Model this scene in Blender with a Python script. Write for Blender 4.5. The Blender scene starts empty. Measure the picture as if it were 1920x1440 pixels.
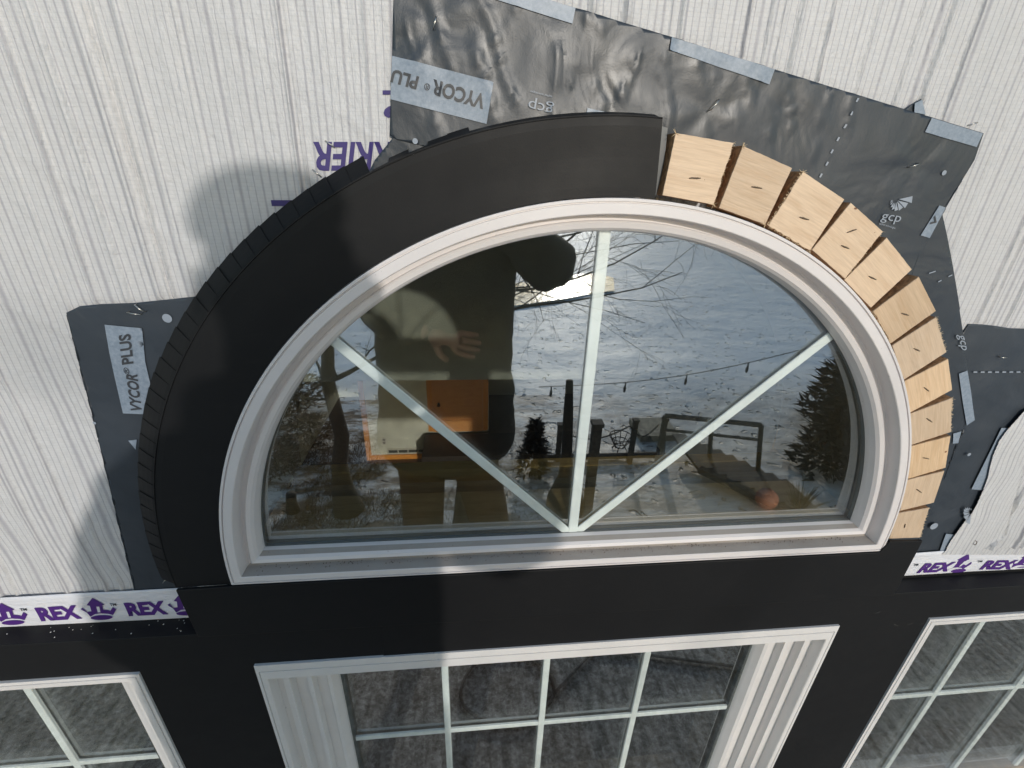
import bpy, bmesh, math, random
import numpy as np
from mathutils import Vector, Matrix
random.seed(7); rng = np.random.default_rng(7)
S = bpy.context.scene
D2 = bpy.data
# ------------------------------------------------------------------ camera, sky, sun, exposure
FPX = 860.0
RC = Matrix(((0.9952719933, 0.0129953448, -0.0962537288), (-0.0928702342, 0.4174984349, -0.9039193418), (0.0284390376, 0.9085847110, 0.4167313802)))
CAM = Vector((-0.152122445, -0.4632976203, 0.4795591404))
cd = D2.cameras.new('camera'); cam = D2.objects.new('camera', cd); S.collection.objects.link(cam)
cam.matrix_world = Matrix.Translation(CAM) @ RC.to_4x4()
cd.sensor_fit = 'HORIZONTAL'; cd.sensor_width = 36; cd.lens = 36*FPX/1920; cd.clip_start = .01; cd.clip_end = 3000
S.camera = cam
AZ, EL = math.radians(12.5), math.radians(14)
SUN = Vector((math.sin(AZ)*math.cos(EL), -math.cos(AZ)*math.cos(EL), math.sin(EL)))
w = D2.worlds.new('World'); S.world = w; w.use_nodes = True
nt = w.node_tree; bg = nt.nodes['Background']; sk = nt.nodes.new('ShaderNodeTexSky')
sk.sky_type = 'NISHITA'; sk.sun_disc = False; sk.sun_elevation = EL; sk.sun_rotation = math.pi-AZ
sk.air_density = 1.3; sk.dust_density = .6; sk.ozone_density = 1.8
nt.links.new(sk.outputs[0], bg.inputs[0]); bg.inputs[1].default_value = .15
sl = D2.lights.new('sun', 'SUN'); sl.energy = 1.6; sl.angle = math.radians(1.1); sl.color = (1, .945, .875)
so = D2.objects.new('sun', sl); S.collection.objects.link(so); so.rotation_euler = SUN.to_track_quat('Z', 'Y').to_euler(); so.location = (2, -6, 4)
S.view_settings.view_transform = 'Standard'; S.view_settings.look = 'None'; S.view_settings.exposure = 0.22; S.view_settings.gamma = 1
S.cycles.max_bounces = 10; S.cycles.transparent_max_bounces = 24; S.cycles.glossy_bounces = 6

# plan of depths (metres, wall faces -y): frame lip 0, trim .003, block front .005, membrane .0335, wrap .0375
Y_FR, Y_TR, Y_BL, Y_MB, Y_WR = 0.0, 0.003, 0.005, 0.0335, 0.0375
def P(px, py, y):                                  # measured point of the elevation drawing, on the plane at depth y
    d = RC @ Vector(((px-960)/FPX, -(py-720)/FPX, -1)); t = (y-CAM.y)/d.y
    return CAM + d*t
GM = .04                                            # plane of the panes
def RP(px, py, y):                                  # measured through the mirror of the pane
    p = P(px, py, 2*GM-y); return Vector((p.x, y, p.z))
def RG(px, py, z):
    d = RC @ Vector(((px-960)/FPX, -(py-720)/FPX, -1)); t = (z-CAM.z)/d.z; p = CAM+d*t
    return Vector((p.x, 2*GM-p.y, z))

# ------------------------------------------------------------------ materials
def mat(name, col=(.5,.5,.5), rough=.5, **k):
    m = D2.materials.new(name); m.use_nodes = True; b = m.node_tree.nodes['Principled BSDF']
    b.inputs['Base Color'].default_value = (*col, 1); b.inputs['Roughness'].default_value = rough
    for a, v in k.items():
        b.inputs[a.replace('_', ' ')].default_value = v
    return m
class NT:
    def __init__(s, m): s.t = m.node_tree; s.b = s.t.nodes['Principled BSDF']
    def n(s, ty, **k):
        x = s.t.nodes.new('ShaderNode'+ty)
        for a, v in k.items():
            if a in ('ins',):
                for i, q in v.items(): x.inputs[i].default_value = q
            else: setattr(x, a, v)
        return x
    def l(s, a, b): s.t.links.new(a, b)
    def math(s, op, a, b=None, c=None):
        x = s.n('Math', operation=op)
        for i, v in enumerate((a, b, c)):
            if v is None: continue
            if isinstance(v, (int, float)): x.inputs[i].default_value = v
            else: s.l(v, x.inputs[i])
        return x.outputs[0]
    def noise(s, vec, scale, detail=4, rough=.5, dist=0):
        x = s.n('TexNoise'); x.inputs['Scale'].default_value = scale; x.inputs['Detail'].default_value = detail
        x.inputs['Roughness'].default_value = rough; x.inputs['Distortion'].default_value = dist
        if vec is not None: s.l(vec, x.inputs['Vector'])
        return x.outputs['Fac']
    def ramp(s, fac, stops):
        x = s.n('ValToRGB'); e = x.color_ramp.elements
        while len(e) < len(stops): e.new(.5)
        for i, (p, c) in enumerate(stops):
            e[i].position = p; e[i].color = (*c, 1) if len(c) == 3 else c
        s.l(fac, x.inputs[0]); return x.outputs[0]
    def mix(s, fac, a, b):
        x = s.n('Mix', data_type='RGBA')
        for i, v in ((0, fac), (6, a), (7, b)):
            if isinstance(v, (int, float)): x.inputs[i].default_value = v
            elif isinstance(v, tuple): x.inputs[i].default_value = (*v, 1)
            else: s.l(v, x.inputs[i])
        return x.outputs[2]
    def bump(s, h, dist, strength=1, prev=None):
        x = s.n('Bump'); x.inputs['Distance'].default_value = dist; x.inputs['Strength'].default_value = strength
        s.l(h, x.inputs['Height'])
        if prev is not None: s.l(prev, x.inputs['Normal'])
        s.l(x.outputs[0], s.b.inputs['Normal']); return x.outputs[0]
    def pos(s): return s.n('NewGeometry').outputs['Position']
    def scaled(s, v, sc):
        x = s.n('VectorMath', operation='MULTIPLY'); s.l(v, x.inputs[0]); x.inputs[1].default_value = sc; return x.outputs[0]

def m_simple(name, col, rough, nscale=30, namp=.12, bump=0.0, bscale=200, **k):
    m = mat(name, col, rough, **k); t = NT(m); p = t.pos()
    f = t.noise(p, nscale, 5)
    c2 = tuple(c*(1-namp*2) for c in col); c1 = tuple(min(1, c*(1+namp)) for c in col)
    t.l(t.ramp(f, [(.3, c2), (.7, c1)]), t.b.inputs['Base Color'])
    if bump: t.bump(t.noise(p, bscale, 3), bump)
    return m
# white vinyl with specks of dirt
def m_vinyl(name, col, dirt, rough=.38):
    m = mat(name, col, rough); t = NT(m); p = t.pos()
    a = t.ramp(t.noise(p, 25, 6, .65), [(.35, (0,0,0)), (.75, (1,1,1))])
    sp = t.ramp(t.noise(p, 240, 3, .6), [(.70, (0,0,0)), (.74, (1,1,1))])
    c = t.mix(t.math('MULTIPLY', a, dirt), col, (.36,.31,.27))
    c = t.mix(t.math('MULTIPLY', sp, min(1, .35+dirt)), c, (.10,.08,.07))
    t.l(c, t.b.inputs['Base Color']); t.bump(t.noise(p, 40, 2), .0004); return m
VINYL = m_vinyl('white_vinyl', (.74,.70,.69), .05)
VINYLD = m_vinyl('white_vinyl_dirty_ledge', (.40,.365,.33), .8, .8)
VINYL2 = m_vinyl('white_vinyl_casement', (.74,.72,.705), .10)
# coil metal
def m_metal():
    m = mat('black_coil_metal', (.018,.018,.019), .42); t = NT(m); p = t.pos()
    t.b.inputs['Specular IOR Level'].default_value = .20
    f = t.noise(p, 9, 5, .6); t.l(t.ramp(f, [(.3, (.44,)*3), (.7, (.58,)*3)]), t.b.inputs['Roughness'])
    sm = t.ramp(t.noise(t.scaled(p, (1.5, 1, 6)), 14, 7, .7), [(.55, (.0105,.0106,.0114)), (.70, (.0130,.0130,.0136)), (.85, (.019,.0188,.019))])
    t.l(sm, t.b.inputs['Base Color'])
    b1 = t.bump(t.noise(p, 6, 2), .006, .5); t.bump(t.noise(p, 900, 2), .00006, 1, b1); return m
METAL = m_metal()
def m_membrane():
    m = mat('grey_bitumen_membrane', (.050,.053,.058), .34); t = NT(m); p = t.pos()
    f = t.noise(p, 18, 5, .6)
    t.l(t.ramp(f, [(.3, (.028,.036,.047)), (.7, (.042,.051,.064))]), t.b.inputs['Base Color'])
    t.l(t.ramp(t.noise(p, 26, 3), [(.3, (.33,)*3), (.7, (.47,)*3)]), t.b.inputs['Roughness'])
    t.b.inputs['Specular IOR Level'].default_value = .5
    b0 = t.bump(t.noise(p, 9, 3, .5, 1.2), .008, .5)
    b1 = t.bump(t.noise(t.scaled(p, (1, 1, .75)), 70, 3, .55, 1), .0005, .5, b0)
    t.bump(t.noise(p, 900, 2), .00008, 1, b1); return m
MEMB = m_membrane()
def m_label():
    m = mat('pale_blue_print', (.24,.29,.35), .42); t = NT(m); p = t.pos()
    t.l(t.ramp(t.noise(p, 260, 4, .7), [(.3, (.19,.24,.30)), (.6, (.27,.32,.39)), (.8, (.34,.39,.45))]), t.b.inputs['Base Color'])
    t.bump(t.noise(p, 20, 3), .003, .5); return m
LABEL = m_label()
PRINTD = mat('dark_print', (.045,.048,.055), .45)
PRINTL = mat('pale_print', (.30,.34,.40), .45)
PURPLE = mat('purple_print', (.075,.020,.19), .5)
NAVY = mat('navy_print', (.045,.030,.16), .6)
def m_wrap():
    m = mat('woven_house_wrap', (.62,.62,.60), .45); t = NT(m)
    t.b.inputs['Specular IOR Level'].default_value = .35
    uv = t.n('UVMap', uv_map='warp').outputs[0]; sx = t.n('SeparateXYZ'); t.l(uv, sx.inputs[0]); s, z = sx.outputs[0], sx.outputs[1]
    p = t.pos()
    fr = t.math('FRACT', t.math('DIVIDE', s, .0068))
    # strength of each crinkle line wanders along its length
    wv = t.n('CombineXYZ'); t.l(t.math('MULTIPLY', s, 90), wv.inputs[0]); t.l(t.math('MULTIPLY', z, 3), wv.inputs[1])
    wob = t.noise(wv.outputs[0], 1, 3, .6)
    wid = t.math('MULTIPLY', t.math('SUBTRACT', wob, .20), .52)
    # every line has its own strength, and it fades in and out along its length
    cell = t.math('FLOOR', t.math('DIVIDE', s, .0068))
    wn = t.n('TexWhiteNoise', noise_dimensions='1D'); t.l(cell, wn.inputs['W'])
    cl = t.n('CombineXYZ'); t.l(t.math('MULTIPLY', cell, 5.31), cl.inputs[0]); t.l(t.math('MULTIPLY', z, 3.5), cl.inputs[1])
    along = t.math('POWER', t.math('MULTIPLY', t.noise(cl.outputs[0], 1, 2), 1.8), 2)
    wid = t.math('ADD', .080, t.math('MULTIPLY', t.math('MULTIPLY', t.math('POWER', wn.outputs['Value'], 4), .38), along))  # wide lines paint the dark shade bands of folds into the colour
    wid = t.math('ADD', wid, t.math('MULTIPLY', t.math('SUBTRACT', wob, .45), .12))
    dist = t.math('ABSOLUTE', t.math('SUBTRACT', fr, .5))
    ln = t.math('SUBTRACT', 1, t.n('MapRange').outputs[0]) if False else None
    mr = t.n('MapRange'); t.l(dist, mr.inputs[0]); t.l(wid, mr.inputs[2]); mr.inputs[1].default_value = .0; mr.inputs[3].default_value = 1; mr.inputs[4].default_value = 0
    line = t.math('POWER', mr.outputs[0], .6)
    # second set of wide soft lines
    fr2 = t.math('FRACT', t.math('DIVIDE', s, .0441))
    wv2 = t.n('CombineXYZ'); t.l(t.math('MULTIPLY', t.math('FLOOR', t.math('DIVIDE', s, .0441)), 7.3), wv2.inputs[0]); t.l(t.math('MULTIPLY', z, 3), wv2.inputs[1])
    # fine tape weave
    hz = t.math('FRACT', t.math('DIVIDE', t.math('ADD', z, t.math('MULTIPLY', t.noise(p, 8, 2), .01)), .0034))
    hl = t.math('LESS_THAN', t.math('ABSOLUTE', t.math('SUBTRACT', hz, .5)), .12)
    hn = t.noise(t.scaled(p, (60, 1, 300)), 1, 2)
    base = t.ramp(t.noise(p, 3, 4), [(.3, (.58,.577,.585)), (.7, (.66,.655,.66))])
    ck = t.n('TexVoronoi'); ck.inputs['Scale'].default_value = 1; ck.inputs['Randomness'].default_value = 0
    cv = t.n('CombineXYZ'); t.l(t.math('DIVIDE', s, .0034), cv.inputs[0]); t.l(t.math('DIVIDE', z, .0034), cv.inputs[1]); t.l(cv.outputs[0], ck.inputs['Vector'])
    c = t.mix(t.math('MULTIPLY', ck.outputs['Color'], .0) if False else t.math('MULTIPLY', t.n('RGBToBW').outputs[0], 0), base, base)
    bw = t.n('RGBToBW'); t.l(ck.outputs['Color'], bw.inputs[0])
    c = t.mix(t.math('MULTIPLY', bw.outputs[0], .34), base, (.47,.467,.47))
    c = t.mix(t.math('MULTIPLY', t.math('MULTIPLY', hl, hn), .35), c, (.42,.42,.41))
    c = t.mix(t.math('MULTIPLY', line, .66), c, (.30,.29,.33))
    t.l(c, t.b.inputs['Base Color'])
    b1 = t.bump(line, .0012, -1.0); b1 = t.bump(t.noise(t.scaled(p, (1, 1, .3)), 60, 5, .65), .005, .7, b1)
    b1 = t.bump(t.noise(p, 210, 3, .6), .0012, .5, b1)
    t.bump(t.math('MULTIPLY', bw.outputs[0], 1), .00025, 1, b1)
    return m
WRAP = m_wrap()
TAPE = mat('white_seam_tape', (.74,.74,.78), .38); _t = NT(TAPE); _t.bump(_t.noise(_t.scaled(_t.pos(), (1, 1, 3)), 24, 4, .6), .005, .7)
def m_wood(name, a, b, sc=1.0, rough=.55):
    m = mat(name, a, rough); t = NT(m); tc = t.n('TexCoord').outputs['Object']
    ob = t.n('ObjectInfo').outputs['Random']
    ad = t.n('VectorMath', operation='ADD'); t.l(tc, ad.inputs[0])
    cb = t.n('CombineXYZ'); [t.l(t.math('MULTIPLY', ob, 3.7), cb.inputs[i]) for i in range(3)]; t.l(cb.outputs[0], ad.inputs[1])
    v = t.scaled(ad.outputs[0], (6*sc, 40*sc, 40*sc))
    g = t.noise(v, 3.2, 6, .62, .6); fine = t.noise(t.scaled(ad.outputs[0], (30, 600, 700)), 1, 3, .6)
    c = t.ramp(g, [(.30, b), (.52, a), (.75, tuple(min(1, x*1.08) for x in a))])
    c = t.mix(t.math('MULTIPLY', t.math('SUBTRACT', fine, .38), 1.3), c, tuple(x*.72 for x in b))
    hv = t.n('HueSaturation'); t.l(c, hv.inputs['Color']); t.l(t.math('ADD', .86, t.math('MULTIPLY', ob, .26)), hv.inputs['Value']); t.l(t.math('ADD', .85, t.math('MULTIPLY', t.math('FRACT', t.math('MULTIPLY', ob, 7.7)), .3)), hv.inputs['Saturation'])
    t.l(hv.outputs[0], t.b.inputs['Base Color']); t.bump(fine, .0003); return m
PINE = m_wood('pine_face', (.71,.525,.355), (.64,.445,.28))
PINEC = m_simple('pine_sawn_shaded_side', (.52,.28,.13), .8, 220, .25, .0006, 500)  # darker brown paints the shade of the block sides into the colour
SPLIN = mat('pine_splinter', (.72,.56,.36), .7)
KNOT = m_simple('pine_knot', (.30,.14,.07), .7, 200, .3)
GALV = mat('galvanised_staple', (.62,.60,.56), .28, Metallic=1)
RUSTY = mat('sunken_staple', (.16,.12,.085), .55, Metallic=.3)
HOLE = mat('staple_dent', (.16,.10,.06), .9)
MUN = m_simple('pale_sage_muntin', (.80,.84,.83), .4, 30, .05)
SPACER = mat('grey_spacer', (.10,.115,.11), .4, Metallic=.4)
def m_glass(name, f0, tint):
    m = D2.materials.new(name); m.use_nodes = True; t = m.node_tree; t.nodes.remove(t.nodes['Principled BSDF'])
    out = t.nodes['Material Output']; tr = t.nodes.new('ShaderNodeBsdfTransparent'); tr.inputs[0].default_value = (*tint, 1)
    gl = t.nodes.new('ShaderNodeBsdfGlossy'); gl.inputs['Roughness'].default_value = 0.0; gl.inputs[0].default_value = (.97,.98,1,1)
    ge = t.nodes.new('ShaderNodeNewGeometry'); dp = t.nodes.new('ShaderNodeVectorMath'); dp.operation = 'DOT_PRODUCT'
    t.links.new(ge.outputs['Normal'], dp.inputs[0]); t.links.new(ge.outputs['Incoming'], dp.inputs[1])
    def M(op, a, b=None):
        x = t.nodes.new('ShaderNodeMath'); x.operation = op
        for i, v in enumerate((a, b)):
            if v is None: continue
            if isinstance(v, (int, float)): x.inputs[i].default_value = v
            else: t.links.new(v, x.inputs[i])
        return x.outputs[0]
    c = M('SUBTRACT', 1, M('ABSOLUTE', dp.outputs['Value'])); f = M('ADD', f0, M('MULTIPLY', M('POWER', c, 5), 1-f0))
    mx = t.nodes.new('ShaderNodeMixShader'); t.links.new(f, mx.inputs[0]); t.links.new(tr.outputs[0], mx.inputs[1]); t.links.new(gl.outputs[0], mx.inputs[2])
    # gentle waviness of real panes
    nz = t.nodes.new('ShaderNodeTexNoise'); nz.inputs['Scale'].default_value = 2.2; nz.inputs['Detail'].default_value = 0
    t.links.new(ge.outputs['Position'], nz.inputs['Vector'])
    bp_ = t.nodes.new('ShaderNodeBump'); bp_.inputs['Distance'].default_value = .0012; t.links.new(nz.outputs['Fac'], bp_.inputs['Height']); t.links.new(bp_.outputs[0], gl.inputs['Normal'])
    t.links.new(mx.outputs[0], out.inputs['Surface']); return m
GLASS_O = m_glass('outer_pane_glass', .06, (.98,.99,.985))
GLASS_B = m_glass('uncoated_glass_face', .035, (.98,.99,.98))
GLASS_I = m_glass('coated_inner_pane_glass', .47, (.97,.98,.95))

# ------------------------------------------------------------------ mesh helpers
COL = S.collection
def obj(name, verts, faces, m, parent=None, smooth=False, mi=None):
    me = D2.meshes.new(name); me.from_pydata([tuple(v) for v in verts], [], [tuple(f) for f in faces]); me.update()
    for x in (m if isinstance(m, (list, tuple)) else [m]): me.materials.append(x)
    if mi is not None: me.polygons.foreach_set('material_index', mi)
    if smooth: me.polygons.foreach_set('use_smooth', [True]*len(me.polygons))
    o = D2.objects.new(name, me); COL.objects.link(o)
    if parent is not None: o.parent = parent
    return o
def tag(o, label=None, cat=None, group=None, kind=None):
    if label: o['label'] = label
    if cat: o['category'] = cat
    if group: o['group'] = group
    if kind: o['kind'] = kind
    return o
def empty(name, label, cat, group=None):
    o = D2.objects.new(name, None); COL.objects.link(o); o.empty_display_size = .05; return tag(o, label, cat, group)
class MB:
    def __init__(s): s.v = []; s.f = []; s.m = []
    def add(s, vs, fs, mi=0):
        n = len(s.v); s.v += [tuple(v) for v in vs]; s.f += [tuple(i+n for i in f) for f in fs]; s.m += [mi]*len(fs)
    def box(s, a, b, mi=0):
        x0, y0, z0 = a; x1, y1, z1 = b
        s.add([(x0,y0,z0),(x1,y0,z0),(x1,y1,z0),(x0,y1,z0),(x0,y0,z1),(x1,y0,z1),(x1,y1,z1),(x0,y1,z1)],
              [(0,3,2,1),(4,5,6,7),(0,1,5,4),(1,2,6,5),(2,3,7,6),(3,0,4,7)], mi)
    def prism(s, poly, y0, y1, mi=0, side=None):      # poly (x,z) counter-clockwise seen from -y ; y0 front
        n = len(poly); s.add([(x, y0, z) for x, z in poly]+[(x, y1, z) for x, z in poly], [], mi)
        b = len(s.v)-2*n
        s.f.append(tuple(b+i for i in range(n))); s.m.append(mi); s.f.append(tuple(b+n+i for i in reversed(range(n)))); s.m.append(mi if side is None else side)
        for i in range(n):
            j = (i+1) % n; s.f.append((b+i, b+n+i, b+n+j, b+j)); s.m.append(mi if side is None else side)
    def tube(s, pts, r, k=8, mi=0, cap=True):
        pts = [Vector(p) for p in pts]; rs = r if isinstance(r, (list, tuple)) else [r]*len(pts); n0 = len(s.v); up = None
        for i, p in enumerate(pts):
            d = (pts[min(i+1, len(pts)-1)]-pts[max(i-1, 0)]).normalized()
            if up is None: up = d.orthogonal().normalized()
            up = (up - d*up.dot(d)).normalized(); q = d.cross(up)
            for j in range(k):
                a = 2*math.pi*j/k; s.v.append(tuple(p+(up*math.cos(a)+q*math.sin(a))*rs[i]))
        for i in range(len(pts)-1):
            for j in range(k):
                a = n0+i*k+j; b = n0+i*k+(j+1) % k; s.f.append((a, b, b+k, a+k)); s.m.append(mi)
        if cap:
            s.f.append(tuple(n0+j for j in reversed(range(k)))); s.m.append(mi); e = n0+(len(pts)-1)*k; s.f.append(tuple(e+j for j in range(k))); s.m.append(mi)
    def build(s, name, m, parent=None, smooth=False):
        return obj(name, s.v, s.f, m, parent, smooth, s.m)
def vnoise(x, z, seed=0):
    x = np.asarray(x, float); z = np.asarray(z, float); xi = np.floor(x).astype(np.int64); zi = np.floor(z).astype(np.int64); fx = x-xi; fz = z-zi
    fx = fx*fx*(3-2*fx); fz = fz*fz*(3-2*fz)
    def h(a, b):
        n = (a*374761393 + b*668265263 + seed*1274126177) & 0xffffffff; n = ((n ^ (n >> 13))*1274126177) & 0xffffffff; n = n ^ (n >> 16)
        return (n & 0xffff)/65535.0
    return (h(xi, zi)*(1-fx)+h(xi+1, zi)*fx)*(1-fz) + (h(xi, zi+1)*(1-fx)+h(xi+1, zi+1)*fx)*fz
# ------------------------------------------------------------------ house wall behind the wrap (window openings, plus an unseen one added for sunlight)
R0 = .4613; LEG = .0165
def arc_pts(r, zb, n=96):
    a0 = math.asin(max(-1, min(1, zb/r)))
    return [(r*math.cos(a0+(math.pi-2*a0)*i/n), r*math.sin(a0+(math.pi-2*a0)*i/n)) for i in range(n+1)]
WINS = dict(c=(-.465, .449), l=(-1.52, -.620), r=(.612, 1.52)); WZ0, WZ1 = -.860, -.1775
house = empty('house_wall', 'sheathed wall of the house that carries the windows and the white wrap', 'wall')
SHEATH = m_simple('wood_sheathing', (.30,.21,.12), .8, 40, .2)
def wall_sheet():
    # strips around the openings, as solid boards y .045 .. .14
    mb = MB(); y0, y1 = .0445, .14; X0, X1, Z0, Z1 = -3.0, 3.0, -5.6, 2.2
    ra = .456; zb = -.012
    ap = arc_pts(ra, zb, 48)
    xs = [X0] + sorted({round(p[0], 6) for p in ap}) + [X1]
    for a, b in zip(xs[:-1], xs[1:]):
        def top(x): return math.sqrt(max(0, ra*ra-x*x)) if abs(x) < ra-1e-6 else zb
        if abs((a+b)/2) > ra-1e-6: mb.box((a, y0, -.13), (b, y1, Z1))
        else:
            za, zc = top(a), top(b); mb.prism([(a, za), (b, zc), (b, Z1), (a, Z1)], y0, y1); mb.box((a, y0, -.13), (b, y1, zb))
    for a, b in ((X0, -1.46), (-.682, -.385), (.365, .672), (1.46, X1)): mb.box((a, y0, WZ0+.06), (b, y1, -.255))
    mb.box((X0, y0, -.255), (X1, y1, -.13))
    mb.box((X0, y0, -1.6), (X1, y1, WZ0+.06)); mb.box((X0, y0, -4.1), (-1.3, y1, -1.6)); mb.box((1.3, y0, -4.1), (X1, y1, -1.6)); mb.box((X0, y0, Z0), (X1, y1, -4.1))  # unseen lower opening added so sun can reach the door in the room
    mb.build('wall', SHEATH, house)
wall_sheet()

# ------------------------------------------------------------------ house wrap with crinkle ribs
def warp(x, z):
    w_ = .020*(vnoise(x*2.1+5, z*1.6, 1)-.5)+.010*(vnoise(x*4, z*3+2, 2)-.5)+.0045*(vnoise(x*11, z*6, 3)-.5)+.0040*(vnoise(x*45, z*2.5, 8)-.5)
    low = np.clip((.30-z)/.45, 0, 1)*np.clip((-x-.42)/.15, 0, 1)
    w_ = w_ + low*(.026*(vnoise(x*2.5, z*9+3, 4)-.5)+.008*(vnoise(x*8, z*26, 5)-.5))
    lowr = np.clip((.30-z)/.3, 0, 1)*np.clip((x-.5)/.1, 0, 1); w_ = w_+lowr*.012*(vnoise(x*14, z*22, 6)-.5)
    return w_
pl = []
xx = -1.3
while xx < 1.5:
    pl.append((xx, rng.choice([.0009,.0014,.0022,.0032]), rng.uniform(.0020, .0055), rng.integers(1, 9999))); xx += rng.choice([.006, .010, .018, .030, .045], p=[.2, .25, .25, .2, .1])
def hwrap(x, z):
    s = x+warp(x, z); h = .0016*vnoise(x*5, z*4, 11)+.0008*vnoise(s*60, z*5, 12)
    for c, wd, am, sd in pl:
        k = np.abs(s-c) < .012
        if not np.any(k): continue
        zz = z[k]; a = am*np.clip(2.2*vnoise(zz*2.3+sd % 97, zz*0, sd)-.7, 0, 1)
        h[k] = h[k]+a*np.exp(-((s[k]-c)/wd)**2)
    # diagonal tension creases
    for cx, cz, sl_, am in ((-.45, .42, -.62, .0012), (-.62, .35, -.75, .0012), (-.30, .55, -.7, .001), (-.52, .2, -.5, .001)):
        dd = (z-cz)-sl_*(x-cx); h = h+2.0*am*np.exp(-(dd/.0030)**2)*(np.abs(x-cx) < .16)*vnoise(x*20, z*20, 17)
    low = np.clip((.05-z)/.08, 0, 1)*np.clip((x-.52)/.05, 0, 1); h = h+low*.0012*vnoise(s*110, z*90, 21)
    return h
def wrap_sheet(name, x0, x1, z0, z1, dx, dz, y, sgn=1, clip=None, parent=None):
    xs = np.arange(x0, x1+dx/2, dx); zs = np.arange(z0, z1+dz/2, dz); X, Z = np.meshgrid(xs, zs); X = X.ravel(); Z = Z.ravel()
    h = hwrap(X, Z); V = np.stack([X, y-h, Z], 1); nx, nz = len(xs), len(zs)
    i = np.arange((nx-1)*(nz-1)); r = i//(nx-1); c = i % (nx-1); a = r*nx+c
    F = np.stack([a, a+1, a+1+nx, a+nx], 1)
    ctr = V[F].mean(1); keep = ~((np.hypot(ctr[:, 0], ctr[:, 2]) < .452) & (ctr[:, 2] > -.03)) & ~((ctr[:, 2] < -.02) & (np.abs(ctr[:, 0]) < .45)) if clip is None else clip(ctr)
    F = F[keep]; used = np.unique(F); mp = np.full(len(V), -1); mp[used] = np.arange(len(used)); V = V[used]; F = mp[F]
    me = D2.meshes.new(name); me.vertices.add(len(V)); me.vertices.foreach_set('co', V.ravel()); me.loops.add(F.size); me.loops.foreach_set('vertex_index', F.ravel())
    me.polygons.add(len(F)); me.polygons.foreach_set('loop_start', np.arange(len(F))*4); me.polygons.foreach_set('loop_total', np.full(len(F), 4)); me.update(calc_edges=True)
    uv = me.uv_layers.new(name='warp'); s = V[:, 0]+warp(V[:, 0], V[:, 2]); uvs = np.stack([s, V[:, 2]], 1)[F.ravel()]; uv.data.foreach_set('uv', uvs.ravel())
    me.polygons.foreach_set('use_smooth', np.ones(len(F), bool)); me.materials.append(WRAP)
    o = D2.objects.new(name, me); COL.objects.link(o); o.parent = parent; return o
hw = empty('house_wrap', 'wrinkled white crinkle weather wrap covering the whole wall around the windows', 'house wrap')
# the membranes lie over the wrap: keep folds low there
_h0 = hwrap
def inpoly(x, z, poly):
    r = np.zeros(len(x), bool); n = len(poly)
    for i in range(n):
        x0, z0 = poly[i]; x1, z1 = poly[(i+1) % n]
        c = ((z0 > z) != (z1 > z)) & (x < (x1-x0)*(z-z0)/(z1-z0+1e-12)+x0); r ^= c
    return r
def Q(pts, y): return [(P(a, b, y).x, P(a, b, y).z) for a, b in pts]
M1 = Q([(741,-88),(1031,1),(1220,59),(1560,164),(1843,250),(1826,300),(1803,338),(1766,395),(1744,440),(1722,480),(1700,540),(1560,470),(1400,360),(1250,300),(1100,290),(900,330),(796,274),(745,262),(731,254),(735,140)], Y_MB)
M2 = Q([(737,258),(820,262),(900,300),(800,350),(700,372),(690,325),(703,300)], Y_MB)
M3 = Q([(125,586),(150,574),(190,570),(250,568),(320,561),(400,552),(420,600),(330,800),(320,1000),(345,1130),(258,1130),(250,1080),(215,950),(184,822),(158,710),(133,620)], Y_MB)
M4 = Q([(1640,470),(1766,392),(1776,440),(1787,500),(1798,570),(1806,625),(1814,690),(1828,760),(1822,790),(1800,812),(1770,900),(1745,960),(1700,1060),(1640,1040),(1680,900),(1690,720),(1600,560)], Y_MB)
M5 = Q([(1780,640),(1807,625),(1819,608),(1845,609),(1871,612),(1895,616),(1925,617),(2060,625),(2060,770),(1920,860),(1880,1000),(1790,1060),(1660,1060),(1700,900),(1740,760)], Y_MB)
M6 = Q([(1688,210),(1728,185),(1733,200),(1736,225),(1700,250)], Y_MB)
def hwrap(x, z):
    h = _h0(x, z)
    for pg in (M1, M2, M3, M4, M5, M6):
        k = inpoly(x, z, pg)
        if k.any(): h[k] = h[k]*.1
    return np.where(z < -.055, h*.1, h)
wrap_sheet('sheet', -1.26, 1.30, -.14, .80, .0011, .0055, Y_WR, parent=hw)

# ------------------------------------------------------------------ membranes
crs = []
for k in range(26):
    c = P(rng.uniform(760, 1700), rng.uniform(-60, 300), Y_MB); a = rng.uniform(-.45, .15) if k % 2 else rng.uniform(-.2, .35)
    crs.append((c.x, c.z, math.sin(a), math.cos(a), rng.uniform(.015, .05), rng.uniform(.0009, .0018), rng.uniform(.0011, .0018)))
for (px, py, a, L, am) in ((935, 90, .42, .055, .002), (920, 170, .30, .03, .002), (1045, 160, -.05, .035, .0018), (1100,60,-.2,.03,.0018), (835, 75, .2, .03, .0022), (900, 110, .3, .02, .002), (1180, 150, -.2, .03, .0018), (1250, 90, -.15, .03, .0018)):
    c = P(px, py, Y_MB); crs.append((c.x, c.z, -math.sin(a), math.cos(a), L, am, .0016))
PULL = [(812, 50, .045, .010), (1328, 205, .05, .010), (1715, 308, .035, .007), (252, 583, .02, .005), (1738,1015,.02,.005), (1650, 480, .02, .005), (1000, 40, .09, -.006), (1130,130,.07,-.006), (1560,260,.08,-.004), (1500, 130, .05, .005)]
PULL = [(P(a, b, Y_MB).x, P(a, b, Y_MB).z, r, d) for a, b, r, d in PULL]
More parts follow.
